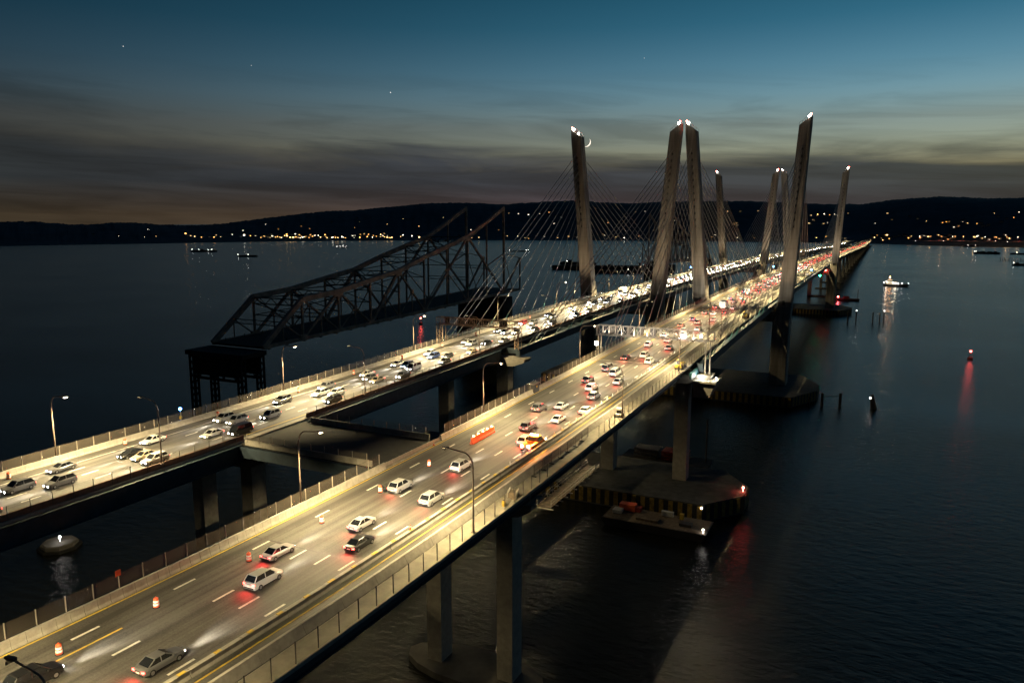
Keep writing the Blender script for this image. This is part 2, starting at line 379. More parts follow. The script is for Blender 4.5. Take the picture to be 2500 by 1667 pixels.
# ------------------------------------------------------------------ the two road bridges
YN, YF = -470, 2720
T0, T1 = 0.0, 366.0
SIDE = 157.0
def pier_mesh(kind):
    col = MB(); col.loft([[(-1.5,-1.9,0),(1.5,-1.9,0),(1.5,1.9,0),(-1.5,1.9,0)], [(-1.5,-1.9,1),(1.5,-1.9,1),(1.5,1.9,1),(-1.5,1.9,1)]])
    cap = MB()
    pts = [(-12.6,0),(-12.2,-1.2),(-10.2,-2.4),(-7,-3.0),(7,-3.0),(10.2,-2.4),(12.2,-1.2),(12.6,0)]
    cap.extr(pts, 'y', 2.1, -2.1)
    base = MB(); base.loft([[(11*cos(t)*1.25, 5.5*sin(t), z) for t in [2*pi*k/16 for k in range(16)]] for z in (-2, 1.3)])
    return col.mesh('column', 'concrete'), cap.mesh('pier_cap', 'concrete'), base.mesh('pile_cap', 'concrete_old')
COLM, CAPM, BASEM = pier_mesh(0)
UNIT = MB().tube([(0,0,0),(0,0,1)], 1.0, 6).mesh('stay_cable', 'stay_white')
def strip(x0, x1, y0, y1, dz, thick=0.004):
    """a painted stripe: thin sheet following the road"""
    ys = [y0]+[y for y in YS if y0 < y < y1]+[y1]
    bb = MB(); o = 0
    for y in ys: bb.v += [(x0+xo(y), y, zd(y)+dz), (x1+xo(y), y, zd(y)+dz)]
    for i in range(len(ys)-1): bb.f.append((2*i, 2*i+1, 2*i+3, 2*i+2)); bb.m.append(0)
    return bb
def make_bridge(cx, label, name_label, xl, xr, asph, path=None):
    root = empty('road_bridge', (0,0,0), 0, label, 'bridge')
    # slab and asphalt
    sweep([(cx+xl,-0.45),(cx+xr,-0.45),(cx+xr,-0.02),(cx+xl,-0.02)], YN, YF).build('deck_slab', 'concrete', root)
    road = sweep([(cx+asph[0],-0.03),(cx+asph[1],-0.03),(cx+asph[1],0.0),(cx+asph[0],0.0)], YN, YF).build('roadway', 'asphalt', root)
    if path: sweep([(cx+path[0],-0.03),(cx+path[1],-0.03),(cx+path[1],0.02),(cx+path[0],0.02)], YN, 560).build('shared_path', 'path_concrete', root)
    for gx in (-11.0, -5.5, 0, 5.5, 11.0):
        sweep([(cx+gx-0.45,-3.9),(cx+gx+0.45,-3.9),(cx+gx+0.45,-3.75),(cx+gx+0.06,-3.72),(cx+gx+0.06,-0.6),(cx+gx+0.4,-0.5),(cx+gx-0.4,-0.5),(cx+gx-0.06,-0.6),(cx+gx-0.06,-3.72),(cx+gx-0.45,-3.75)], YN, -SIDE-2).build('girder', 'steel_blue', root)
        sweep([(cx+gx-0.3,-3.2),(cx+gx+0.3,-3.2),(cx+gx+0.3,-0.5),(cx+gx-0.3,-0.5)], T1+SIDE+2, YF).build('girder', 'steel_blue', root)
    for s in (-1, 1):       # edge girders of the stayed spans with the cable anchors
        sweep([(cx+s*16.0-0.7,-2.6),(cx+s*16.0+0.7,-2.6),(cx+s*16.0+0.7,-0.15),(cx+s*16.0-0.7,-0.15)], -SIDE, T1+SIDE).build('edge_girder', 'steel_blue', root)
    for k in range(90):
        Y = -SIDE+3+k*7.55; p = along(cx, Y, -1.5)
        MB().box(-15.4,15.4,-0.25,0.25,-0.9,0.95).build('floor_beam', 'steel_blue', root, p)
    # piers
    ys = [-SIDE-107*k for k in (3,2,1,0)] + [T1+SIDE+107*k for k in range(0, 20)]
    for Y in ys:
        pr = empty('pier', (cx+xo(Y), Y, 0)); pr.parent = root
        zt = zd(Y)-(3.95 if Y not in (-SIDE, T1+SIDE) else 3.0)
        wide = 1.5 if Y in (-SIDE, T1+SIDE) else 1.0
        put('pier_cap', CAPM, pr, (0,0,zt), None, (1.05*wide if wide > 1 else 1, 1.2, 1.0))
        for s in (-1, 1):
            put('column', COLM, pr, (s*(7.2 if wide == 1 else 11.3), 0, 1), None, (wide*0.9 if wide > 1 else 1, 1, zt-3.6))
        put('pile_cap', BASEM, pr, (0,0,0))
    return root, road
WB, WBR = make_bridge(0, 'nearer concrete bridge carrying red tail lights away, shared path along its outer edge', 'westbound', -14.35, 14.0, (-13.05, 9.85), (11.1, 13.95))
EB, EBR = make_bridge(-59, 'farther concrete bridge carrying oncoming white headlights, beside the rusty truss', 'eastbound', -10.6, 10.6, (-9.1, 9.1))

# towers: four pairs of outward leaning legs
def tower(cx, s, T, root, xb, label):
    """s: lean side, xb: centre offset at the roadway"""
    t = empty('tower', (0,0,0)); t.parent = root; t['label'] = label
    zr = zd(T)
    prof = [(2.0, xb-1.6, 3.9, 4.6), (zr-9, xb-1.3, 3.75, 4.4), (zr+1.5, xb, 3.15, 3.9), (zr+40, xb+(25.7-xb)*0.48, 2.85, 3.4), (124.0, 25.7, 2.65, 2.9)]
    b = MB(); rings = []
    def ring(z, xc, hx, hy, slant=0):
        c = 0.45
        pts = [(-hx+c,-hy),(hx-c,-hy),(hx,-hy+c),(hx,hy-c),(hx-c,hy),(-hx+c,hy),(-hx,hy-c),(-hx,-hy+c)]
        return [(cx+s*(xc+px), T+py, z+slant*(px+hx)/(2*hx)) for px, py in pts]
    for q in prof: rings.append(ring(*q))
    rings.append(ring(124.1, 25.72, 2.65, 2.9, 4.0))
    if s < 0: rings = [list(reversed(r)) for r in rings]
    b.loft(rings); b.build('tower_leg', 'tower_concrete', t)
    # recessed cable slots on the faces towards the stays
    for f in (-1, 1):
        sl = MB()
        for k in range(12):
            z = 79+k*3.15; q = (z-zr-1.5)/(124-zr-1.5); xc = xb+(25.7-xb)*q; hy = 3.9-q*1.0
            sl.box(cx+s*xc-0.32, cx+s*xc+0.32, T+f*hy-0.06, T+f*hy+0.06, z-0.55, z+0.55)
        sl.build('cable_socket', 'dark_metal', t)
    MB().box(cx+s*(xb-0.6)-0.55, cx+s*(xb-0.6)+0.55, T-4.0, T-3.7, zr-0.4, zr+1.9).build('access_door', 'dark_metal', t)
    # railings and lights on the slanted top
    xi, xt = cx+s*(25.7-2.5), cx+s*(25.7+2.4)
    rl = MB()
    for q in range(5):
        x = xi+(xt-xi)*q/4; z = 124.2+q*0.98
        rl.beam((x, T-2.6, z), (x, T-2.6, z+1.1), 0.1, 0.1); rl.beam((x, T+2.6, z), (x, T+2.6, z+1.1), 0.1, 0.1)
    for y in (-2.6, 2.6): rl.beam((xi, T+y, 125.3), (xt, T+y, 129.2), 0.1, 0.1)
    rl.build('railing', 'galv', t)
    wb = MB().sphere((cx+s*(25.7+1.4), T-2.0, 128.0), 0.62).build('white_beacon', 'white_lens', t)
    MB().sphere((cx+s*(25.7+2.2), T-2.4, 128.9), 0.42).build('red_beacon', 'red_lens', t)
    if T == 0 and cx < 0 and s < 0: MB().sphere((cx+s*(25.7-1.2), T-2.0, 125.9), 0.5).build('white_beacon', 'white_lens', t)
    light('POINT', wb, (cx+s*(25.7+1.2), T-3.6, 129.2), energy=260, color=(1.0,0.9,0.75), size=0.4)
    # floodlight on a bracket at the roadway, washing the face of the tower
    for f in (-1,):
        fx, fy, fz = cx+s*(xb-3.4), T+f*26.0, zd(T+f*26)+0.6
        fl = MB(); fl.box(fx-0.35, fx+0.35, fy-0.15, fy+0.15, fz, fz+0.5); fl.beam((fx, fy, fz-0.8), (fx, fy, fz), 0.12, 0.12)
        fo = fl.build('floodlight', 'dark_metal', t)
        d = Vector((cx+s*(xb+3.2), T, zr+42))-Vector((fx, fy, fz+0.7))
        e = d.to_track_quat('-Z', 'Y').to_euler()
        light('SPOT', fo, (fx, fy, fz+0.7), e, key='flood', energy=14000, color=(1.0,0.74,0.46), size=0.3, cone=78, blend=0.7)
    # stay cables, twelve fore and twelve aft
    for f in (-1, 1):
        ys = ([150.5, 146.0, 141.0] + [127.5-12.6*k for k in range(9)]) if (f < 0) == (T == 0) else [176-13.4*k for k in range(12)]
        for k, dy in enumerate(ys):
            z = 115.6-k*3.15; q = (z-zr-1.5)/(124-zr-1.5); xc = xb+(25.7-xb)*q
            p = Vector((cx+s*16.4, T+f*dy, zd(T+f*dy)-0.2)); top = Vector((cx+s*xc, T+f*(3.9-q), z)); d = top-p
            o = put('stay_cable', UNIT, root, p, d.to_track_quat('Z', 'Y').to_euler(), (0.14, 0.14, d.length))
            dn = d.normalized()
            if T == 0: MB().tube([p-dn*1.2, p+dn*4.0], 0.22, 8).build('anchor_pipe', 'steel_teal', o).matrix_parent_inverse = (Matrix.Translation(p) @ d.to_track_quat('Z', 'Y').to_matrix().to_4x4() @ Matrix.Diagonal((0.14, 0.14, d.length, 1))).inverted()
    return t
for root, cx, bn, xbs in ((WB, 0, 'tail-light bridge', (18.4, 21.4)), (EB, -59, 'headlight bridge', (18.4, 18.9))):
    for T, tn in ((T0, 'near'), (T1, 'far')):
        for s in (-1, 1):
            tower(cx, s, T, root, xbs[(s+1)//2], '%s pale concrete tower leaning outward, %s side of the %s' % (tn, 'inner' if (s < 0) == (cx == 0) else 'outer', bn))
        cb = MB().box(cx-20, cx+20, T-3.2, T+3.2, zd(T)-8.5, zd(T)-3.8).build('crossbeam', 'tower_concrete', root)

# ------------------------------------------------------------------ lane markings (each dash a sheet of its own)
DASH = {}
def dash(x, Y, parent, col='white_paint', ln=3.05, wd=0.16):
    k = (col, ln, wd)
    if k not in DASH: DASH[k] = MB().add([(-wd,-ln/2,0),(wd,-ln/2,0),(wd,ln/2,0),(-wd,ln/2,0)], [(0,1,2,3)]).mesh('lane_marking', col)
    return put('lane_marking', DASH[k], parent, along(x, Y, 0.006), arot(Y))
for x in (-9.75, -3.4, 0.45, 4.25):
    for k in range(0, 62): dash(x+rnd.uniform(-.02,.02), -340.6+12.22*k+(0.15 if x > 0 else 0), WBR)
for x in (-61.45, -57.8, -54.2):
    for k in range(0, 58): dash(x, -331.5+12.22*k, EBR)
def longline(x0, x1, y0, y1, col, parent): strip(x0, x1, y0, y1, 0.006).build('edge_line', col, parent)
longline(-12.85, -12.6, -460, 700, 'yellow_paint', WBR)
longline(-7.42, -7.18, -460, -326, 'yellow_paint', WBR)
longline(-7.42, -7.18, -160, 120, 'yellow_paint', WBR)
longline(5.55, 5.78, -460, 700, 'white_paint', WBR)
longline(7.5, 7.72, -460, -140, 'yellow_paint', WBR)
longline(-51.1, -50.8, -460, 900, 'yellow_paint', EBR)
longline(-65.1, -64.9, -460, 900, 'white_paint', EBR)
jm = {}
for x0, x1, P in ((-13, 9.8, WBR), (-68, -50, EBR)):
    jm = MB().add([(x0,-0.14,0),(x1,-0.14,0),(x1,0.14,0),(x0,0.14,0)],[(0,1,2,3)]).mesh('deck_joint','dark_metal')
    for k in range(14): Y = -338.0+35.7*k; put('deck_joint', jm, P, (xo(Y), Y, zd(Y)+0.004), arot(Y))
for x0, x1, P in ((-13, 9.8, WBR), (-68, -50, EBR)):      # pale joint strips across the road at the anchor pier
    bb = MB(); Y = -163.5
    bb.add([(x0,Y-0.5,zd(Y)+0.006),(x1,Y-0.5,zd(Y)+0.006),(x1,Y+0.5,zd(Y)+0.006),(x0,Y+0.5,zd(Y)+0.006)], [(0,1,2,3)])
    bb.build('expansion_joint', 'galv', P)

# ------------------------------------------------------------------ concrete barriers and fences
def fbar(h=1.07, wt=0.42, wb=0.62, two=False):
    p = [(0,0),(wb,0),(wb-0.02,0.09),(wb-0.16,0.33),(wt-0.06,h),(0.02,h)]
    return p
def seg_mesh(ln, h=1.07, flip=False, gap=0.035, matn='concrete', wt=0.42, wb=0.62):
    p = fbar(h, wt, wb)
    if flip: p = [(-x, z) for x, z in reversed(p)]
    return MB().extr(p, 'y', ln/2-gap/2, -ln/2+gap/2).mesh('barrier_segment', matn)
def barrier(label, x, y0, y1, ln, flip, far=None, h=1.07, matn='concrete', skip=(), wt=0.42, wb=0.62, jitter=0.0):
    root = empty('concrete_barrier', along(x, y0), 0, label, 'barrier')
    inv = root.location
    me = seg_mesh(ln, h, flip, 0.035, matn, wt, wb); n = int((y1-y0)/ln)
    for k in range(n):
        Y = y0+(k+0.5)*ln
        if any(a < Y < c for a, c in skip): continue
        p = Vector(along(x+rnd.uniform(-1,1)*jitter, Y))-inv
        put('barrier_segment', me, root, p, arot(Y))
    if far:
        bb = sweep([(x+(-q if flip else q), z) for q, z in (reversed(fbar(h, wt, wb)) if flip else fbar(h, wt, wb))], y0+n*ln, far)
        bb.xform(Matrix.Translation(-inv)); bb.build('barrier_run', matn, root)
    return root
GAP = [(-271.2, -252.0)]
barrier('cream concrete barrier with joints along the inner edge of the tail-light bridge', -13.72, -349, -62, 1.53, False, 2600, skip=[(-210.5,-206.0)]+GAP)
barrier('yellowish concrete barrier along the far outer edge of the headlight bridge', -68.75, -330, -100, 1.53, False, 2600)
barrier('low concrete parapet on the inner edge of the headlight bridge', -48.75, -330, -120, 3.06, True, 2600, h=0.95, matn='brown_concrete', skip=[(-269.5, -251.0)])
jb = barrier('row of temporary concrete barrier blocks with amber reflectors beside the tail-light lanes', 6.05, -348, 6, 6.3, False, 520, h=0.82, wt=0.62, wb=0.66, jitter=0.04)
barrier('rough-topped concrete barrier between the roadway and the shared path', 10.0, -349, -40, 6.12, False, 560, h=1.1, wt=0.42, wb=0.95)
# yellow flank and amber reflectors on the temporary blocks, slim white delineators on top
rf = MB().box(-0.3,0.3,-0.42,0.42,0,0.05).mesh('reflector', 'yellow_paint')
for k in range(34):
    Y = -346.5+k*6.3*0.66; p = Vector(along(6.36, Y, 0.82))-jb.location
    put('reflector', rf, jb, p, arot(Y), (0.7, 0.8+0.5*rnd.random(), 1))
dl = MB().tube([(0,0,0),(0,0,0.62)], [0.09,0.06], 6).mesh('delineator', 'refl_white')
for k in range(36):
    Y = -262+k*3.9; put('delineator', dl, jb, Vector(along(6.36, Y, 0.82))-jb.location)
POST = {}
def fence(label, x, y0, y1, step, h, z0, lean=0.0, skip=(), panel=True, dark=False, sign_at=None, both=True):
    root = empty('chain_link_fence', along(x, y0, z0), 0, label, 'fence'); inv = root.location
    key = (h, dark)
    if key not in POST: POST[key] = MB().tube([(0,0,0),(0,0,h)], 0.065, 6).mesh('fence_post', 'dark_metal' if dark else 'galv')
    pk = ('p', h, step)
    if pk not in POST: POST[pk] = MB().add([(0,-step/2,0.03),(0,step/2,0.03),(0,step/2,h-0.05),(0,-step/2,h-0.05)], [(0,1,2,3)]).mesh('mesh_panel', 'chain_link')
    n = int((y1-y0)/step)
    for k in range(n+1):
        Y = y0+k*step
        if any(a < Y < c for a, c in skip): continue
        put('fence_post', POST[key], root, Vector(along(x, Y, z0))-inv)
        if panel and k < n and not any(a < Y+step < c for a, c in skip):
            put('mesh_panel', POST[pk], root, Vector(along(x, Y+step/2, z0))-inv, arot(Y+step/2))
    return root
f1 = fence('chain-link fence behind the cream inner barrier of the tail-light bridge', -14.12, -349.2, 160, 3.1, 1.75, 0.9, skip=GAP)
f2 = fence('fence of dark posts along the outer edge of the shared path', 13.72, -348.3, -62, 3.17, 2.35, 0.0, dark=True, skip=[(-262,-238)])
f3 = fence('fence with pale posts behind the far barrier of the headlight bridge', -69.15, -329, 0, 3.3, 1.9, 0.8)
f4 = fence('fence of dark posts on the inner parapet of the headlight bridge', -48.55, -327, 60, 3.3, 2.0, 0.2, dark=True, skip=[(-269.5,-251.0)], panel=True)
sg = MB().box(-0.03,0.03,-0.32,0.32,1.5,2.2).build('warning_sign', 'orange_plastic', f1, Vector(along(-14.0, -321.4, 0.9))-f1.location)

# ------------------------------------------------------------------ crossover slab between the bridges
co = empty('crossover_deck', (-31,-261.5,38.0), 0, 'dark slab with cream side walls linking the two bridges', 'crossover')
zc = 38.45
MB().box(-16.9,16.85,-8.9,8.9,zc-0.5-38,zc-0.03-38).build('slab', 'asphalt_shaded', co)
for s in (-1, 1):
    wallp = [(0,0),(0.5,0),(0.42,0.3),(0.3,1.1),(0,1.1)]
    n = 20
    for k in range(n):
        x0 = -15.3+k*1.5
        me_k = 'cw%d' % s
        if me_k not in POST:
            pp = [(s*(9.5-y), z) for y, z in wallp]
            if s > 0: pp = pp[::-1]
            POST[me_k] = MB().extr(pp, 'x', -0.73, 0.73).mesh('wall_segment', 'concrete')
        put('wall_segment', POST[me_k], co, (x0+0.75, 0, zc-38-0.03))
    MB().box(-16.8,16.8,s*9.3-0.35,s*9.3+0.35,zc-38-2.6,zc-38-0.5).build('girder', 'steel_blue', co)
    for k in range(10):
        x0 = -14.6+k*3.15
        put('fence_post', POST[(1.75, False)], co, (x0, s*9.55, zc-38+0.6))
    MB().add([(-14.6,s*9.55,zc-38+1.1),(14.0,s*9.55,zc-38+1.1),(14.0,s*9.55,zc-38+2.3),(-14.6,s*9.55,zc-38+2.3)], [(0,1,2,3)]).build('mesh_panel', 'chain_link', co)
MB().box(16.0,17.0,-9.2,9.2,zc-38-0.02,zc-38+0.32).build('kerb', 'concrete', co)
gr = empty('guard_rail', (-13.5,-261.5,zc), 0, 'steel guard rail closing the crossover beside the tail-light lanes', 'guard rail')
for z in (0.45, 0.8): MB().box(-0.06,0.06,-9.2,9.2,z,z+0.26).build('rail', 'galv', gr)
for k in range(10): MB().box(-0.2,-0.06,-0.08,0.08,0,1.1).build('post', 'galv', gr, (0,-8.8+k*1.95,0))

# ------------------------------------------------------------------ street lamps
def lamp_proto(s=1):
    H, A = 11.6, 4.3
    pts = [(0,0,0),(0,0,4),(0,0,H-2.4)]+[(1.5*(1-cos(t)), 0, H-2.4+2.1*sin(t)) for t in [pi/2*k/6 for k in range(1,7)]]+[(A-0.4,0,H-0.05)]
    pole = MB().tube(pts[:3], [0.15,0.13,0.11], 8).box(-0.28,0.28,-0.28,0.28,0,0.12); arm = MB().tube(pts[2:], [0.10]*5+[0.085]*(len(pts)-7), 8)
    hd = MB(); hd.loft([[(A-0.55,-0.12,H-0.02),(A-0.55,0.12,H-0.02),(A-0.55,0.10,H+0.12),(A-0.55,-0.10,H+0.12)], [(A-0.2,-0.22,H-0.05),(A-0.2,0.22,H-0.05),(A-0.2,0.17,H+0.14),(A-0.2,-0.17,H+0.14)], [(A+0.55,-0.20,H-0.05),(A+0.55,0.20,H-0.05),(A+0.55,0.15,H+0.09),(A+0.55,-0.15,H+0.09)]])
    ln = MB().box(A-0.15,A+0.48,-0.15,0.15,H-0.085,H-0.052)
    return (smooth(pole.mesh('pole','pole_paint')), smooth(arm.mesh('arm','pole_paint')), hd.mesh('lamp_head','dark_metal'), ln.mesh('lens','lamp_lens'), MB().box(A-0.03,A,-0.4,0.4,H-0.30,H-0.05).mesh('glare_shield','dark_metal')), A, H
LM, LA, LH = lamp_proto()
def street_lamp(x, Y, side, label, group, dz=0.9, lit=True, edge='a'):
    if len(label.split()) > 16: label = label.replace('twenty-', 'twenty ')
    r = empty('street_lamp', along(x, Y, dz), 0 if side > 0 else pi, label, 'street lamp', group)
    put('pole', LM[0], r); put('arm', LM[1], r); h = put('lamp_head', LM[2], r); put('lens', LM[3], h); put('glare_shield', LM[4], h)
    if lit: light('SPOT', r, (LA+(0.155 if edge != 'c' else 0.2), 0, LH-0.12), (0, 0, 0), key='street'+edge, energy=LAMP_W, color=WARM, size=0.06, cone={'a': 144, 'b': 148, 'c': 148}.get(edge, 140), blend=0.12)
LAMP_W = 37000
for edge, x, side, y0, nm in (('a', 13.6, -1, -345.5, 'outer edge of the tail-light bridge'), ('b', -14.1, 1, -349.0, 'inner edge of the tail-light bridge'),
                              ('c', -69.15, 1, -351.0, 'far outer edge of the headlight bridge'), ('d', -48.5, -1, -345.5, 'inner edge of the headlight bridge')):
    n = 0
    for k in range(0, 52):
        Y = y0+k*57.6
        if Y > 900 and edge in 'bd': continue
        if edge == 'a' and k == 2: Y += 8
        if abs(Y-T0) < 9 or abs(Y-T1) < 9: Y += 14
        n += 1
        street_lamp(x, Y, side, ('%s curved-arm street lamp from the near end, %s' % (ORD[n-1], nm)) if Y < 600 else 'curved-arm street lamp far beyond the far towers, '+nm, 'street lamps along the bridges', 0.75 if edge != 'a' else 0.0, lit=True, edge=edge)

# ------------------------------------------------------------------ overhead sign gantries at the anchor piers
def gantry(x0, x1, z0, z1, Y, label, m, lattice, boards):
    g = empty('sign_gantry', (0,0,0), 0, label, 'gantry')
    ya, yb = Y-0.9, Y+0.9
    for y in (ya, yb):
        for z in (z0, z1): MB().beam((x0,y,z),(x1,y,z),0.16,0.16).build('chord', m, g)
    n = 18; dx = (x1-x0)/n
    for k in range(n+1):
        x = x0+k*dx
        for y in (ya, yb): MB().beam((x,y,z0),(x,y,z1),0.34 if y == ya and not lattice else 0.1,0.16 if not lattice else 0.1).build('upright', m if lattice else 'galv', g)
        MB().beam((x,ya,z1),(x,yb,z1),0.08,0.08).build('cross_bar', m, g)
        if k < n:
            a, c = (z0, z1) if k % 2 else (z1, z0)
            MB().beam((x,ya,a),(x+dx,ya,c),0.09,0.09).build('diagonal', m, g); MB().beam((x,yb,c),(x+dx,yb,a),0.09,0.09).build('diagonal', m, g)
            MB().beam((x,ya,z0),(x+dx,yb,z0),0.08,0.08).build('diagonal', m, g)
    MB().box(x0-0.4,x1+0.4,ya-0.6,ya-0.15,z0-0.28,z0-0.16).build('catwalk', 'galv', g)
    for bx, wd in boards:
        MB().box(bx-wd/2,bx+wd/2,yb+0.15,yb+0.3,z0+0.1,z1+0.15).build('sign_board', 'dark_metal', g)
    return g
g1 = gantry(-15.6, 19.8, 47.2, 49.9, -157, 'pale truss sign gantry spanning the tail-light bridge, two floodlights on it', 'galv', False, [(-11.2,1.9),(-6.2,1.9),(-2.4,1.9),(1.4,1.9)])
for x in (-15.4, -14.5): MB().beam((x,-157,40.2),(x,-157,47.2),0.28,0.28).build('leg', 'galv', g1)
for x in (17.4, 18.7): MB().beam((x,-157.2,36.4),(x,-157.2,47.2),0.34,0.34).build('leg', 'galv', g1)
MB().tube([(18.2,-157.6,47),(18.2,-157.6,58.5)], [0.14,0.09], 8).build('mast', 'pole_paint', g1)
for x, z, r in ((11.0,48.2,0.55),(16.1,48.5,0.32)):
    fb = MB().box(x-r,x+r,-158.35,-158.1,z-r*0.8,z+r*0.8).build('floodlight', 'white_lens', g1)
    light('SPOT', fb, (x,-158.6,z), (radians(55),0,pi), key='gan', energy=2500, color=(1,0.9,0.75), size=0.4, cone=120)
for k in range(7):
    sx_ = -12.6+k*4.4; fb = MB().box(sx_-0.2,sx_+0.2,-158.75,-158.5,47.05,47.2).build('sign_light','dark_metal',g1)
    light('SPOT', fb, (sx_,-158.7,47.25), (radians(150),0,0), key='signl', energy=1100, color=(1,0.85,0.65), size=0.15, cone=120, blend=0.5)
lb = MB().box(-16.4,-15.6,-157.4,-157.1,43.6,44.7).build('light_box', 'white_lens', g1); MB().beam((-15.95,-157.2,40.3),(-15.95,-157.2,45.1),0.14,0.14).build('leg', 'galv', g1)
g2 = gantry(-73.4, -42.0, 46.9, 49.2, -157, 'brown lattice sign gantry spanning the headlight bridge', 'rust', True, [(-70.2,2.0),(-64.5,2.4),(-48.8,3.0)])
for x in (-73.2, -70.8, -43.6, -42.2):
    for y in (-158,-156): MB().beam((x,y,40.2),(x,y,46.9),0.2,0.2).build('leg', 'rust', g2)
for xa, xb_ in ((-73.2,-70.8),(-43.6,-42.2)):
    for k in range(4):
        z = 40.4+k*1.6; MB().beam((xa,-158,z),(xb_,-158,z+1.6),0.1,0.1).build('diagonal', 'rust', g2); MB().beam((xb_,-158,z),(xa,-158,z+1.6),0.1,0.1).build('diagonal', 'rust', g2)
# lit service platform carrying the gantry leg
sp_ = empty('service_platform', (18.4,-157.5,35.6), 0, 'floodlit white service platform beneath the pale gantry', 'platform')
MB().box(-3.2,3.2,-4.6,4.2,0,0.5).build('slab', 'concrete', sp_); MB().loft([[(-3.4,-3,-4.5),(1.0,-3,-4.5),(1.0,3,-4.5),(-3.4,3,-4.5)],[(-3.2,-4,0),(3,-4,0),(3,4,0),(-3.2,4,0)]]).build('corbel', 'concrete', sp_)
for k in range(9):
    MB().beam((-3.1+k*0.77,-4.5,0.5),(-3.1+k*0.77,-4.5,1.6),0.06,0.06).build('rail_post', 'dark_metal', sp_)
MB().beam((-3.1,-4.5,1.6),(3.1,-4.5,1.6),0.07,0.07).build('rail', 'dark_metal', sp_); MB().beam((3.1,-4.5,1.6),(3.1,4.1,1.6),0.07,0.07).build('rail', 'dark_metal', sp_)
for x, y in ((-1.4,-2.4),(2.6,-1.0),(0.4,1.8)):
    q = MB().sphere((x,y,1.1), 0.26).build('work_light', 'white_lens', sp_); light('POINT', q, (x,y,1.75), key='work', energy=700, color=(1,0.95,0.82), size=0.2)
MB().box(-3.6,-2.9,-8,10,1.6,3.4).build('anchor_box', 'steel_teal', sp_)

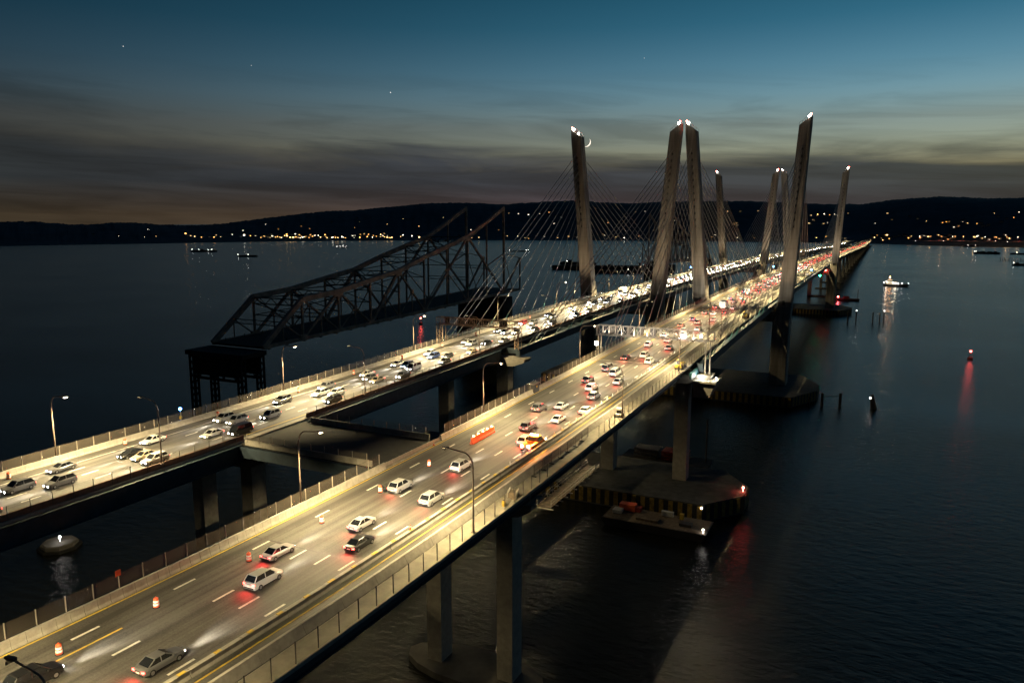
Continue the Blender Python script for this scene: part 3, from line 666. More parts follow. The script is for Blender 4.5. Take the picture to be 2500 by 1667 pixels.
# ------------------------------------------------------------------ old cantilever truss
NODES = [(-151.2,51.6),(-129.4,53.0),(-107.9,56.0),(-86.3,58.8),(-64.8,64.2),(-43.3,68.8),(-21.8,73.4),(-0.4,81.2),(20.8,89.4)]
def zb_(Y): return 36.0+(Y+172)*0.021
def old_truss(label, mirror, ruin):
    r = empty('truss_bridge', (0,0,0), 0, label, 'bridge')
    my = (lambda y: 430-y) if mirror else (lambda y: y)
    for x, mt in ((-138.2,'rust'),(-163.2,'rust')):
        def bm(nm, p, q, wd, ht=None): MB().beam((x,my(p[0]),p[1]),(x,my(q[0]),q[1]),wd,ht or wd).build(nm, mt, r)
        bot = lambda Y: (Y, zb_(Y))
        top = dict(NODES)
        bm('end_post', bot(-172.6), NODES[0], 1.4, 1.9)
        for a, c in zip(NODES, NODES[1:]): bm('top_chord', a, c, 1.5, 2.0)
        ybs = [-172.6]+[n[0] for n in NODES]+[42.6]
        for a, c in zip(ybs, ybs[1:]): bm('bottom_chord', bot(a), bot(c), 0.9, 1.3)
        for k, (Y, z) in enumerate(NODES): bm('vertical', bot(Y), (Y, z), 0.75 if k not in (8,) else 1.1)
        mid = lambda p, q: ((p[0]+q[0])/2, (p[1]+q[1])/2)
        def diag(p, q, wd, sub=True, down=True):
            bm('diagonal', p, q, wd)
            if sub:
                m_ = mid(p, q); bm('sub_vertical', bot(m_[0]), m_, 0.45)
                hi = p if p[1] > q[1] else q; lo = q if hi is p else p
                bm('sub_diagonal', m_, bot(hi[0]), 0.4)
                MB().box(x-0.5,x+0.5,my(m_[0])-0.9,my(m_[0])+0.9,m_[1]-0.9,m_[1]+0.9).build('gusset', mt, r)
        n = NODES
        m0 = mid(bot(-172.6), n[0]); bm('sub_vertical', bot(m0[0]), m0, 0.35); bm('sub_diagonal', m0, bot(n[0][0]), 0.45)
        diag(bot(-151.2), n[1], 0.95); bm('diagonal', n[0], mid(bot(-151.2), n[1]), 0.5)
        diag(n[1], bot(-107.9), 0.8); diag(bot(-107.9), n[3], 1.15); diag(n[3], bot(-64.8), 0.8)
        diag(bot(-64.8), n[6], 0.95, True); diag(n[6], bot(20.8), 0.95, True)
        mA = mid(n[6], bot(20.8)); bm('strut', mA, (20.8, 63.0), 0.5); bm('strut', (20.8,63.0), (42.6,59.6), 0.4)
        bm('diagonal', (42.6,59.6), bot(20.8), 0.9); bm('vertical', (42.6,59.6), bot(42.6), 0.8); bm('diagonal', (20.8,63.0), (33.0,zb_(33)), 0.35)
        for Y in (-151.2,-107.9,-64.8,-21.8,20.8): MB().box(x-0.55,x+0.55,my(Y)-1.9,my(Y)+1.9,zb_(Y)-0.7,zb_(Y)+1.5).build('gusset', mt, r)
        for Y, z in (n[1], n[3], n[6]): MB().box(x-0.6,x+0.6,my(Y)-2.2,my(Y)+2.2,z-2.0,z+0.6).build('gusset', mt, r)
    # floor, cross struts and laced bracing between the two trusses
    fl = [(-172.6,), (42.6,)]
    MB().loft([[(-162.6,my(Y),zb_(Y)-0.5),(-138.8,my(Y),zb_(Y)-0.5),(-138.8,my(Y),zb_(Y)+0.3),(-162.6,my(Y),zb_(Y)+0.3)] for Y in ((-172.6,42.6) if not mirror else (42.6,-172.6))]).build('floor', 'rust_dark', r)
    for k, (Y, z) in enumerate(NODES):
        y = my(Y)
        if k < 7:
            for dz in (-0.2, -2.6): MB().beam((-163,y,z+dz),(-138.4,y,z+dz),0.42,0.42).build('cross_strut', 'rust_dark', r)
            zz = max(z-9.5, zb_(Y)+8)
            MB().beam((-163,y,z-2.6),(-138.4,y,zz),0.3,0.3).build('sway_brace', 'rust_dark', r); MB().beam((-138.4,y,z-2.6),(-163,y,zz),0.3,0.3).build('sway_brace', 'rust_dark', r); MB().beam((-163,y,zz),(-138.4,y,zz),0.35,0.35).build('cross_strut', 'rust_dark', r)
            lc = 8
            for q in range(lc):
                xa = -163+24.6*q/lc; xb2 = -163+24.6*(q+1)/lc
                MB().beam((xa,y,z-0.2 if q % 2 else z-2.6),(xb2,y,z-2.6 if q % 2 else z-0.2),0.24,0.24).build('lacing', 'rust_dark', r)
        if k < 6:
            Y2, z2 = NODES[k+1]
            MB().beam((-163,y,z-0.4),(-138.4,my(Y2),z2-0.4),0.4,0.4).build('lateral_brace', 'rust_dark', r); MB().beam((-138.4,y,z-0.4),(-163,my(Y2),z2-0.4),0.4,0.4).build('lateral_brace', 'rust_dark', r)
    for Y, z in ((-0.4,57.0),(-21.8,52.0),(-161.8,44.0),(-140.3,45)):
        for dz in (0,-1.6): MB().beam((-163,my(Y),z+dz),(-138.4,my(Y),z+dz),0.3,0.3).build('cross_strut', 'rust_dark', r)
        for q in range(10):
            xa = -163+2.46*q; MB().beam((xa,my(Y),z-(1.6 if q % 2 else 0)),(xa+2.46,my(Y),z-(0 if q % 2 else 1.6)),0.13,0.13).build('lacing', 'rust_dark', r)
    # trestle tower under the landward end
    yt = -178
    for x in (-162.5,-139):
        for y in (yt-4.5, yt+4.5):
            for dx in (-0.9,0.9):
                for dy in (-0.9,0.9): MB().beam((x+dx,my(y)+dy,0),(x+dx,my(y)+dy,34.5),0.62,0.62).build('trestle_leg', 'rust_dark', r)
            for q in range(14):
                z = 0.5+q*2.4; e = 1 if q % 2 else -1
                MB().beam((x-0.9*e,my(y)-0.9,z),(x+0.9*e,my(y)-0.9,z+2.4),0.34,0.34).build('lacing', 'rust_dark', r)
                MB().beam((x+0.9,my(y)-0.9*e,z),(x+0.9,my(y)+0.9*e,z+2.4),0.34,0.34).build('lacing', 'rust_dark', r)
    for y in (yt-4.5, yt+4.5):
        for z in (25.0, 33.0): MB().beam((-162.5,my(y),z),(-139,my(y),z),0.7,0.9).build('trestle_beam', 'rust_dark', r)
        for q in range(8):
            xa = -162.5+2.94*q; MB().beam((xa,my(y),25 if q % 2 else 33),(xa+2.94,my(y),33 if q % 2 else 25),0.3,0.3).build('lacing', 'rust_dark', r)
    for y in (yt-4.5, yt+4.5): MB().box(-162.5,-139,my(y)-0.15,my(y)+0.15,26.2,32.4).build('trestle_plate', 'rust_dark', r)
    for k in range(22):
        Y = -168+k*9.6
        for x in (-161.5,-139.9): MB().beam((x,my(Y),zb_(Y)+0.3),(x,my(Y),zb_(Y)+1.6),0.2,0.2).build('rail_post', 'rust_dark', r)
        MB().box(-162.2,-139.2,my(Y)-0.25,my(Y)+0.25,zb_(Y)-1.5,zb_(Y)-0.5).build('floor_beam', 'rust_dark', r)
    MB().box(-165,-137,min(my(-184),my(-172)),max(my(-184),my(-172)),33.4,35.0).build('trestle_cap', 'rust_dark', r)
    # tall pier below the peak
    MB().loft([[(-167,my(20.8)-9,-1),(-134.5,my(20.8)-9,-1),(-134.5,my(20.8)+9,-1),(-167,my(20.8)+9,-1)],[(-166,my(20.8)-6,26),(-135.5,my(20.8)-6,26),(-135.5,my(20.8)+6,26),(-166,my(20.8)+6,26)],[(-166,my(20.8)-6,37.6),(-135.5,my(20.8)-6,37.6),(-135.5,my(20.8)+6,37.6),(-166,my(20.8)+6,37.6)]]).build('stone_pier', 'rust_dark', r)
    return r
old_truss('rusty half-dismantled cantilever truss rising to a peak, standing beside the headlight bridge', False, 0)
old_truss('distant dark half of the old truss seen behind the near towers and stays', True, 1)

# ------------------------------------------------------------------ fenders and work platforms round the piers
def fender(cxx, Y, hx, hy, top, label, tip=9):
    r = empty('pier_fender', (cxx, Y, 0), 0, label, 'fender')
    ring = lambda z, k=1.0: [(-hx*k,-hy*k,z),(hx*k-tip,-hy*k,z),(hx*k,-hy*0.25,z),(hx*k,hy*0.25,z),(hx*k-tip,hy*k,z),(-hx*k,hy*k,z)]
    MB().loft([ring(-2), ring(top)]).build('platform', 'deck_grey', r)
    pan = MB().box(-0.62,0.62,-0.12,0.12,0,top-0.8)
    pm, pb = pan.mesh('yellow_panel','yellow_dirty'), pan.mesh('black_panel','black_paint')
    e = ring(0)
    for (a, c) in ((e[0], e[1]), (e[1], e[2]), (e[2], e[3])):
        a, c = Vector(a), Vector(c); d = c-a; n = max(2, int(d.length/1.3)); ang = math.atan2(d.y, d.x)
        for k in range(n):
            p = a+d*((k+0.5)/n); nn = Vector((d.y,-d.x,0)).normalized()*0.13
            put('yellow_panel' if k % 2 else 'black_panel', pm if k % 2 else pb, r, (p.x+nn.x, p.y+nn.y, 0.5), (0,0,ang))
    return r
fA = fender(2, -2, 36, 27, 4.6, 'platform with black and yellow striped fender round the near tower feet')
fB = fender(2, 366, 36, 24, 4.6, 'dark striped fender platform round the far tower feet')
fC = fender(0, -160, 31, 16, 5.0, 'pale work platform with striped edge round the anchor pier, red lamp at its tip')
fD = fender(-59, -2, 34, 24, 4.6, 'dark fender platform under the near towers of the headlight bridge')
fE = fender(-59, -160, 26, 14, 5.0, 'dark platform round the anchor pier of the headlight bridge')
rl = MB().sphere((30.2,-0.5,6.2), 0.34).tube([(30.2,-0.5,5),(30.2,-0.5,6)], 0.08, 6).build('red_lamp', 'red_lens', fC); light('POINT', rl, (30.6,-1.4,6.6), key='redp', energy=150, color=(1,0.05,0.05), size=0.3)
MB().sphere((22.0,-16.4,4.2), 0.2).build('white_lamp', 'white_lens', fC)
wbz = empty('work_barge', (12,-184.5,0), 0, 'brownish work barge with clutter moored before the striped platform', 'barge')
MB().loft([[(-13,-4.5,-1),(12,-4.5,-1),(12,4.5,-1),(-13,4.5,-1)],[(-14,-5,2.2),(14,-5,2.2),(14,5,2.2),(-14,5,2.2)]]).build('hull', 'hull_dark', wbz)
MB().box(-13.6,13.6,-4.7,4.7,2.2,2.3).build('deck', 'planks', wbz)
CRATE = ['large orange container on the brownish work barge','low red box beside the orange container on the work barge','white box at the end of the work barge','flat white crate near the middle of the work barge','narrow yellow box standing on the work barge','long low wooden crate on the work barge','dark metal box near the lamp end of the work barge']
for x, y, sx, sy, sz, mt in ((-9,2.8,2.2,1.2,1.9,'orange_plastic'),(-6.3,2.9,1.0,1.0,1.3,'red_steel'),(-11,0,1.2,1.2,1.0,'white_paint'),(2,3,1.6,0.5,1.4,'white_paint'),(6,2.5,0.5,0.5,1.6,'yellow_paint'),(-2,-2,3.0,1.2,0.7,'planks'),(8,-1.5,1.6,1.0,0.9,'dark_metal')):
    o = empty('deck_crate', (12+x,-184.5+y,2.304), 0, CRATE.pop(0), 'crate', 'loads on the work barge')
    MB().box(-sx,sx,-sy,sy,0.12,sz-0.08).build('body', mt, o); MB().box(-sx-0.05,sx+0.05,-sy-0.05,sy+0.05,sz-0.08,sz).build('lid', mt, o)
    for q in (-0.7,0.7): MB().box(q*sx-0.12,q*sx+0.12,-sy,sy,0,0.12).build('skid', 'planks', o)
MB().sphere((13.0,-4.0,3.2), 0.2).tube([(13.0,-4.0,2.3),(13.0,-4.0,3.0)], 0.05, 6).build('white_lamp', 'white_lens', wbz)
rc = empty('material_barge', (2,-131,0), 0, 'barge stacked with red steel frames behind the anchor pier', 'barge')
MB().loft([[(-15,-4,-1),(12,-4,-1),(12,4,-1),(-15,4,-1)],[(-16,-4.5,2.4),(13,-4.5,2.4),(13,4.5,2.4),(-16,4.5,2.4)]]).build('hull', 'hull_dark', rc)
for x, mt in ((-9,'dark_metal'),(0.5,'red_steel')):
    for z in (2.4,3.6,4.8):
        MB().box(x-3.2,x+5.2,-3,3,z,z+0.5).build('frame', mt, rc)
    for q in range(4): MB().beam((x-3+q*2.6,-3,2.4),(x-3+q*2.6,-3,5.2),0.3,0.3).build('frame_post', mt, rc)
MB().tube([(11.5,0,2.4),(11.5,0,17)], 0.3, 8).build('spud', 'dark_metal', rc)

# ------------------------------------------------------------------ piles, buoys, boats
def piles(x, Y, parts, label, lamp=None, group=None):
    r = empty('mooring_piles', (x, Y, 0), 0, label, 'piles', group)
    for p, q, rad in parts: MB().tube([p, q], rad, 8).build('pile', 'rust_dark', r)
    if lamp: MB().sphere(lamp, 0.22).build('lamp', 'white_lens', r)
piles(41.2,-20.4,[((0,0,-2),(0,0,6.2),0.62),((7.2,3.7,-2),(7.2,3.7,6.0),0.62),((0,0,4.6),(7.2,3.7,4.6),0.16)],'pair of dark piles joined by a bar off the near fender')
piles(61.3,-14.6,[((0,0,-2),(-0.5,0,6.0),0.6),((2.2,0,-2),(0,0.4,5.4),0.5),((0.9,1.2,-2),(-0.2,0.6,6.2),0.5)],'leaning pile cluster with a tiny white lamp', (-0.9,-0.6,4.8))
piles(36.0,-22.0,[((0,0,-2),(0,0,4.4),0.4)],'single short pile at the corner of the near fender')
piles(38.0,296.0,[((0,0,-2),(0,0,8.5),0.6),((6,1,-2),(6,1,9.5),0.5),((0,0,5),(6,1,5),0.14)],'pile with a white lamp joined by a bar to the far fender', (6,1,10))
piles(56.3,300.5,[((0,0,-2),(0,0,9),0.55)],'lone dark pile standing off the far fender')
piles(61.3,303.1,[((0,0,-2),(0,0,8.4),0.5),((3,1.5,-2),(3,1.5,9.6),0.5)],'two close piles, one topped by a white lamp', (3,1.5,10))
r = empty('pile_row', (283,1544,0), 0, 'row of old pile stumps in the water by the distant shore', 'piles')
for k in range(14): MB().tube([(k*3.6+rnd.uniform(-1,1),rnd.uniform(-3,3),-1),(k*3.6+rnd.uniform(-1,1),0,rnd.uniform(3,8))],0.5,6).build('pile','rust_dark',r)
def buoy(x, Y, label, e=280):
    r = empty('lighted_buoy', (x, Y, 0), 0, label, 'buoy', 'red-lit channel buoys')
    MB().tube([(0,0,-0.5),(0,0,0.9),(0,0,1.2)],[1.5,1.5,1.0],12).build('float','red_steel',r)
    for a in range(3): MB().beam((cos(a*2.1)*1.0,sin(a*2.1)*1.0,1),(cos(a*2.1)*0.3,sin(a*2.1)*0.3,4.4),0.12,0.12).build('strut','red_steel',r)
    q = MB().sphere((0,0,4.8),0.5).build('lantern','red_lens',r); light('POINT', q, (0,0,5.6), energy=e, color=(1,0.06,0.05), size=0.5)
buoy(111.8,146,'red-lit buoy alone on open water to the right of the bridges'); buoy(-270.9,134,'red-lit buoy on the water below the rusty truss')
def barge(x, Y, ln, rz, label, lamps, h=3.0, clutter=0):
    r = empty('barge', (x, Y, 0), rz, label, 'barge')
    a = ln/2; MB().loft([[(-a+2,-6,-1),(a-2,-6,-1),(a-2,6,-1),(-a+2,6,-1)],[(-a,-6.5,h),(a,-6.5,h),(a,6.5,h),(-a,6.5,h)]]).build('hull','hull_dark',r)
    MB().box(-a+3,a-3,-5,5,h,h+0.6).build('hatch','rust_dark',r)
    for k in range(clutter):
        x0 = rnd.uniform(-a+4,a-8); MB().box(x0,x0+rnd.uniform(2,7),-3,3,h,h+rnd.uniform(1.5,6)).build('deck_load','rust_dark',r)
    for lx in lamps:
        MB().tube([(lx,-5,h),(lx,-5,h+2)],0.1,5).build('lamp_post','dark_metal',r); MB().sphere((lx,-5,h+2.4),0.34).build('lamp','white_lens',r)
barge(-1660,1155,72,0.47,'longest dark barge with four small lamps, far water at the left',(-31,-12,14,24),4.2,6)
barge(-1315,978,46,0.47,'dark barge with one lamp at its end, nearer and shorter than the longest',(-21,3),3.2)
barge(-1543,1615,40,0.4,'small far barge with a row of four white lamps',(-15,-5,5,15),2)
barge(-870,1560,60,0.4,'thin far barge between the truss peak and the near tower, lamps at both ends',(-27,20,26),2)
barge(-482,1020,70,0.3,'dark barge just behind the leftmost tower',(-20,20),4,5)
barge(-385,880,170,0.35,'long dark barge train behind the headlight bridge',(),6.5,6)
barge(-330,800,90,0.35,'dark flat barge below the distant truss half',(20,),4,4)
barge(300,1958,60,-0.2,'far barge with a green and white light cluster near the shore',(-28,-24),4,7)
barge(385,1950,70,-0.1,'long low barge trailing at the edge of the far water',(-20,),3,2)
barge(300,1348,40,-0.1,'small dark barge close to the old pile stumps',(-17,),3,2)
barge(318,2612,50,0.1,'flat dark barge close under the far shore',(-10,12),4,2)
tg = empty('tugboat', (75,714,0), -0.28, 'brightly lit tugboat under way on open water', 'tugboat')
MB().loft([[(-12,-3.2,-1),(8,-3.4,-1),(15,-0.6,-1),(15,0.6,-1),(8,3.4,-1),(-12,3.2,-1)],[(-13,-3.8,2.0),(9,-4.2,2.4),(18,-0.7,3.6),(18,0.7,3.6),(9,4.2,2.4),(-13,3.8,2.0)]]).build('hull','hull_dark',tg)
MB().box(-9,4,-2.8,2.8,2.2,5.0).build('deckhouse','white_paint',tg); MB().box(-8,-3,-2.2,2.2,5.0,8.2).build('wheelhouse','white_paint',tg); MB().box(-8.1,-2.9,-2.25,2.25,6.4,7.4).build('windows','glass',tg)
MB().tube([(-6,0,8.2),(-6,0,14.5)],0.18,6).build('mast','dark_metal',tg); MB().tube([(-10.5,0,2),(-10.5,0,17)],0.15,6).build('mast','dark_metal',tg); MB().tube([(1.5,0,5),(1.5,0,8)],0.6,8).build('funnel','dark_metal',tg)
MB().sphere((-6,-0.6,11.0),0.6).build('amber_lamp','amber_lens',tg)
for x, z in ((-8.6,5.4),(-11.6,4.4),(-1,4.6),(2,4.0),(5.5,4.0),(9.5,4.6),(17,4.6)):
    q = MB().sphere((x,-3.3,z),0.3 if x < 15 else 0.2).build('deck_lamp','white_lens',tg)
light('POINT', tg, (2,-4.5,5.2), key='tugl', energy=900, color=(1,0.82,0.55), size=0.4); light('POINT', tg, (-9,-4.5,6), key='tugl'); light('POINT', tg, (-6,-2.0,11.5), key='tuga', energy=900, color=(1,0.4,0.12), size=0.5)
rv = empty('work_boat', (29,489,0), 0.1, 'low dark work boat showing a red light beside the far towers', 'boat')
MB().loft([[(-11,-3,-1),(11,-3,-1),(11,3,-1),(-11,3,-1)],[(-12,-3.5,2.2),(12,-3.5,2.2),(12,3.5,2.2),(-12,3.5,2.2)]]).build('hull','hull_dark',rv); MB().box(-4,2,-2,2,2.2,4.6).build('cabin','rust_dark',rv); MB().tube([(10,0,2),(10,0,12)],0.3,6).build('mast','dark_metal',rv)
q = MB().sphere((-9,-3,4),0.8).build('red_lamp','red_lens',rv); light('POINT', q, (-9,-4.2,4.5), energy=4000, color=(1,0.05,0.07), size=0.5)
mb_ = empty('mooring_float', (-119.7,-263.6,0), 0.2, 'pale low float with a single white light in the dark water between the bridges', 'float')
MB().tube([(0,0,-0.5),(0,0,1.3),(0,0,1.6)],[4.2,4.2,3.8],8).build('hull','concrete_old',mb_); MB().tube([(0,0,-0.3),(0,0,0.6)],[5.0,5.0],8).build('rubbing_strake','rubber',mb_); MB().sphere((0.8,-0.5,3.0),0.26).tube([(0.8,-0.5,2),(0.8,-0.5,2.8)],0.06,6).build('lamp','white_lens',mb_)
def callbox(x, Y, label, dz=0.9, h=2.2):
    r = empty('call_box', along(x, Y, dz), 0, label, 'call box', 'blue-lit call boxes')
    MB().tube([(0,0,0),(0,0,h)],0.07,6).build('post','galv',r); MB().box(-0.2,0.2,-0.2,0.2,0.3,0.9).build('cabinet','yellow_paint',r)
    q = MB().sphere((0,0,h+0.25),0.3 if Y < 0 else 0.5).build('blue_lamp','blue_lens',r)
callbox(-69.3,-266.3,'blue-lit call box on the far barrier near the striped traffic drums')
callbox(-69.3,198,'blue-lit call box on the headlight bridge past the near towers',0.9,2.8); callbox(-14.2,232,'blue-lit call box on the inner edge of the tail-light bridge',0.9,3); callbox(13.8,222,'blue-lit call box on the shared path past the near towers',0,2.6); callbox(13.8,470,'blue-lit call box beyond the far towers',0,3)
nl = empty('navigation_light', (14.5,299,38), 0, 'green navigation light hung under the main span', 'navigation light')
MB().tube([(0,0,2.4),(0,0,0)],0.1,6).build('hanger','dark_metal',nl); MB().sphere((0,-0.2,-0.5),0.7).build('lantern','green_lens',nl)
nl = empty('navigation_light', (14.5,362,39), 0, 'red navigation light under the deck by the far tower', 'navigation light')
MB().tube([(0,0,2.0),(0,0,0)],0.1,6).build('hanger','dark_metal',nl); MB().sphere((0,-0.2,-0.5),0.6).build('lantern','red_lens',nl)

# ------------------------------------------------------------------ roadworks
def drum_meshes():
    pr = [(0.30,0),(0.30,0.06),(0.26,0.06),(0.255,0.28),(0.25,0.28),(0.245,0.52),(0.24,0.52),(0.235,0.76),(0.23,0.76),(0.2,0.98),(0.12,1.02)]
    def lathe(a): return MB().loft([[(r*cos(2*pi*k/12), r*sin(2*pi*k/12), z) for k in range(12)] for r, z in a])
    return (lathe([(0.34,0),(0.34,0.07),(0.28,0.09)]).mesh('base','rubber'), smooth(lathe([(0.29,0.05),(0.28,0.32),(0.27,0.54),(0.25,0.76),(0.24,0.98),(0.12,1.02)]).mesh('body','orange_plastic')),
            lathe([(0.286,0.26),(0.281,0.46)]).mesh('stripe','refl_white'), lathe([(0.272,0.56),(0.262,0.76)]).mesh('stripe','refl_white'), MB().tube([(0,0,1.02),(0,0,1.14)],0.06,6).mesh('handle','orange_plastic'))
DM = drum_meshes()
def drum(x, Y, label, sc_=1.0):
    r = empty('traffic_drum', along(x, Y), 0, label, 'traffic drum', 'orange traffic drums'); r.scale = (sc_, sc_, sc_)
    for nm, me_ in zip(('base','body','stripe','stripe','handle'), DM): put(nm, me_, r)
for k, (x, Y) in enumerate([(-8.2,-332.1),(-7.9,-321.4),(-7.6,-308.2),(-7.5,-294.5),(-7.3,-280.8),(-7.2,-266.6)]):
    drum(x, Y, 'orange drum with white bands, %s from the near end of the tail-light bridge' % ORD[k], 1.12)
for k, Y in enumerate([-303,-281.3,-258.6,-233.1,-210.5,-187,-164,-141,-118,-95,-72,-49,-26]):
    drum(-66.9 if k < 4 else -67.4, Y, 'orange drum, %s from the near end of the row on the headlight bridge' % ORD[k], 1.15)
drum(-7.0,-158.5,'orange drum standing at the joint strip under the pale gantry')
cone = [(0.30,0.0),(0.30,0.05),(0.19,0.05),(0.04,0.75)]
def add_cone(x, Y, label, dz=0.0):
    r = empty('traffic_cone', along(x, Y, dz), 0, label, 'traffic cone')
    MB().box(-0.2,0.2,-0.2,0.2,0,0.05).build('base','rubber',r); MB().tube([(0,0,0.05),(0,0,0.8)],[0.15,0.03],10).build('body','orange_plastic',r); MB().tube([(0,0,0.4),(0,0,0.58)],[0.105,0.07],10).build('stripe','refl_white',r)
add_cone(6.35,-292.6,'small orange cone on top of the temporary barrier blocks',0.82); add_cone(-12.9,-256.0,'tall white-banded cone by the guard rail of the crossover')
# added row of orange barriers, made up in place of a lamp's light streak
for k in range(5):
    Y = -251.4+k*1.86; r = empty('streak_barrier', along(-6.75, Y), 0, '%s orange barrier block of the added row standing for a light streak' % ORD[k], 'barrier', 'added orange streak barriers')
    MB().extr([(-0.32,0),(0.32,0),(0.30,0.3),(0.16,0.55),(0.13,1.25),(-0.13,1.25),(-0.16,0.55),(-0.30,0.3)],'y',0.91,-0.91).build('body','orange_plastic',r,)
    for dy in (-0.5,0.5): MB().tube([(0,dy,1.25),(0,dy,1.33)],0.09,8).build('filler_cap','refl_white',r)
    q = MB().sphere((0,0,1.42),0.12).build('amber_lamp','amber_lens',r)  # these amber lamps are made up along with the row
    if k in (0,2,4): light('POINT', q, (0.25,0.0,1.6), key='amb', energy=60, color=(1,0.45,0.1), size=0.1)
# cabinet in the gap of the cream barrier
cb = empty('equipment_cabinet', along(-13.9,-208.2), 0, 'dark equipment cabinet with pale roof standing in a gap of the cream barrier', 'cabinet')
MB().box(-0.9,0.9,-1.5,1.5,0,2.1).build('body','dark_metal',cb); MB().box(-1.0,1.0,-1.65,1.65,2.1,2.28).build('roof','galv',cb)
for y in (-0.75,0.75): MB().box(0.9,0.94,y-0.62,y+0.62,0.15,1.95).build('door','steel_blue',cb)
MB().box(0.945,0.96,-0.3,0.3,1.2,1.7).build('warning_plate','yellow_paint',cb)
# temporary fence panels on feet
for k in range(7):
    Y = -262+k*3.7; r = empty('temporary_fence_panel', along(11.7+(k % 2)*0.15, Y, 0.02), 0, '%s temporary mesh fence panel standing on the shared path' % ORD[k], 'fence panel', 'temporary fence panels')
    for dy in (-1.7,1.7): MB().tube([(0,dy,0),(0,dy,1.9)],0.05,6).build('post','dark_metal',r)
    for z in (0.15,1.05,1.9): MB().beam((0,-1.7,z),(0,1.7,z),0.05,0.05).build('rail','dark_metal',r)
    for dy in (-1.7,): MB().box(-0.45,0.45,dy-0.16,dy+0.16,0,0.14).build('foot','rubber',r)
    MB().add([(0,-1.7,0.15),(0,1.7,0.15),(0,1.7,1.9),(0,-1.7,1.9)],[(0,1,2,3)]).build('mesh','chain_link',r)
r = empty('wire_cage', along(12.6,-273.5,0.02), 0.2, 'pale wire cage of materials on the shared path', 'cage')
for x in (-0.7,0.7):
    for k in range(7): MB().beam((x,-0.9+k*0.3,0.1),(x,-0.9+k*0.3,1.3),0.06,0.06).build('bar','galv',r)
MB().box(-0.75,0.75,-1,1,0,0.12).build('base','planks',r); MB().box(-0.6,0.6,-0.85,0.85,0.12,0.9).build('load','planks',r)
r = empty('plastic_barrel', along(13.0,-277.5,0.02), 0, 'small yellow barrel by the outer fence posts', 'barrel')
MB().tube([(0,0,0),(0,0,0.3),(0,0,0.6),(0,0,0.9)],[0.26,0.3,0.3,0.26],10).build('body','yellow_paint',r); MB().tube([(0,0,0.9),(0,0,0.95)],0.2,10).build('lid','black_paint',r)
r = empty('sand_heap', along(12.4,-276.0,0.02), 0, 'low heap of sand on the shared path beside the barrel', 'heap')
b = MB(); b.sphere((0,0,0),1.0,12,6,0.25)
b.v = [(x*(0.9+0.3*noise.noise(Vector((x,y,3))))*0.9, y*1.9, max(0,z)*(1+0.5*noise.noise(Vector((x*2,y*2,0))))) for x, y, z in b.v]; b.build('pile','path_concrete',r)
# hanging work platform under the outer edge
sf = empty('hanging_scaffold', along(16.2,-258.5,-2.4), 0, 'hanging plank scaffold below the outer edge of the tail-light bridge', 'scaffold')
for k in range(22): MB().box(-1.2,1.2,-11.3+k*1.03,-10.32+k*1.03,0,0.07).build('plank','planks',sf)
for k in range(12):
    y = -11.2+k*2.05
    for x in (-1.2,1.2): MB().beam((x,y,0),(x,y,1.15),0.06,0.06).build('rail_post','galv',sf)
    MB().beam((-2.6,y,-0.25),(1.6,y,-0.25),0.1,0.14).build('bracket','galv',sf)
for x in (-1.2,1.2):
    for z in (0.6,1.15): MB().beam((x,-11.3,z),(x,11.4,z),0.05,0.05).build('rail','galv',sf)
for y in (-11.2,11.3): MB().beam((-2.4,y,-0.2),(-2.4,y,2.0),0.1,0.1).build('hanger','galv',sf)
# yellow site machines on the path
def telehandler(x, Y, label, rz=0):
    r = empty('telehandler', along(x, Y, 0.02), rz, label, 'site machine')
    MB().loft([[(-0.95,-2.3,0.55),(0.95,-2.3,0.55),(0.95,2.0,0.55),(-0.95,2.0,0.55)],[(-0.95,-2.3,1.35),(0.95,-2.3,1.35),(0.8,2.0,1.1),(-0.8,2.0,1.1)]]).build('chassis','yellow_paint',r)
    MB().loft([[(-0.9,-0.9,1.2),(-0.05,-0.9,1.2),(-0.05,0.7,1.2),(-0.9,0.7,1.2)],[(-0.85,-0.8,2.4),(-0.1,-0.8,2.4),(-0.1,0.4,2.4),(-0.85,0.4,2.4)]]).build('cab','glass',r)
    MB().box(-0.92,-0.02,-0.9,0.5,2.4,2.5).build('cab_roof','yellow_paint',r); MB().beam((0.5,-2.2,2.0),(0.5,3.4,1.2),0.32,0.36).build('boom','yellow_paint',r)
    MB().box(-0.6,0.9,3.3,3.4,0.2,1.2).build('fork_frame','dark_metal',r)
    for sx in (-1,1):
        for y in (-1.5,1.4): MB().tube([(sx*0.75,y,0.55),(sx*1.15,y,0.55)],0.55,14).build('wheel','rubber',r)
telehandler(12.5,-57.7,'yellow site machine on the shared path beside the stays, before the near tower')
telehandler(12.4,-166.5,'yellow site machine on the shared path at the pale gantry')

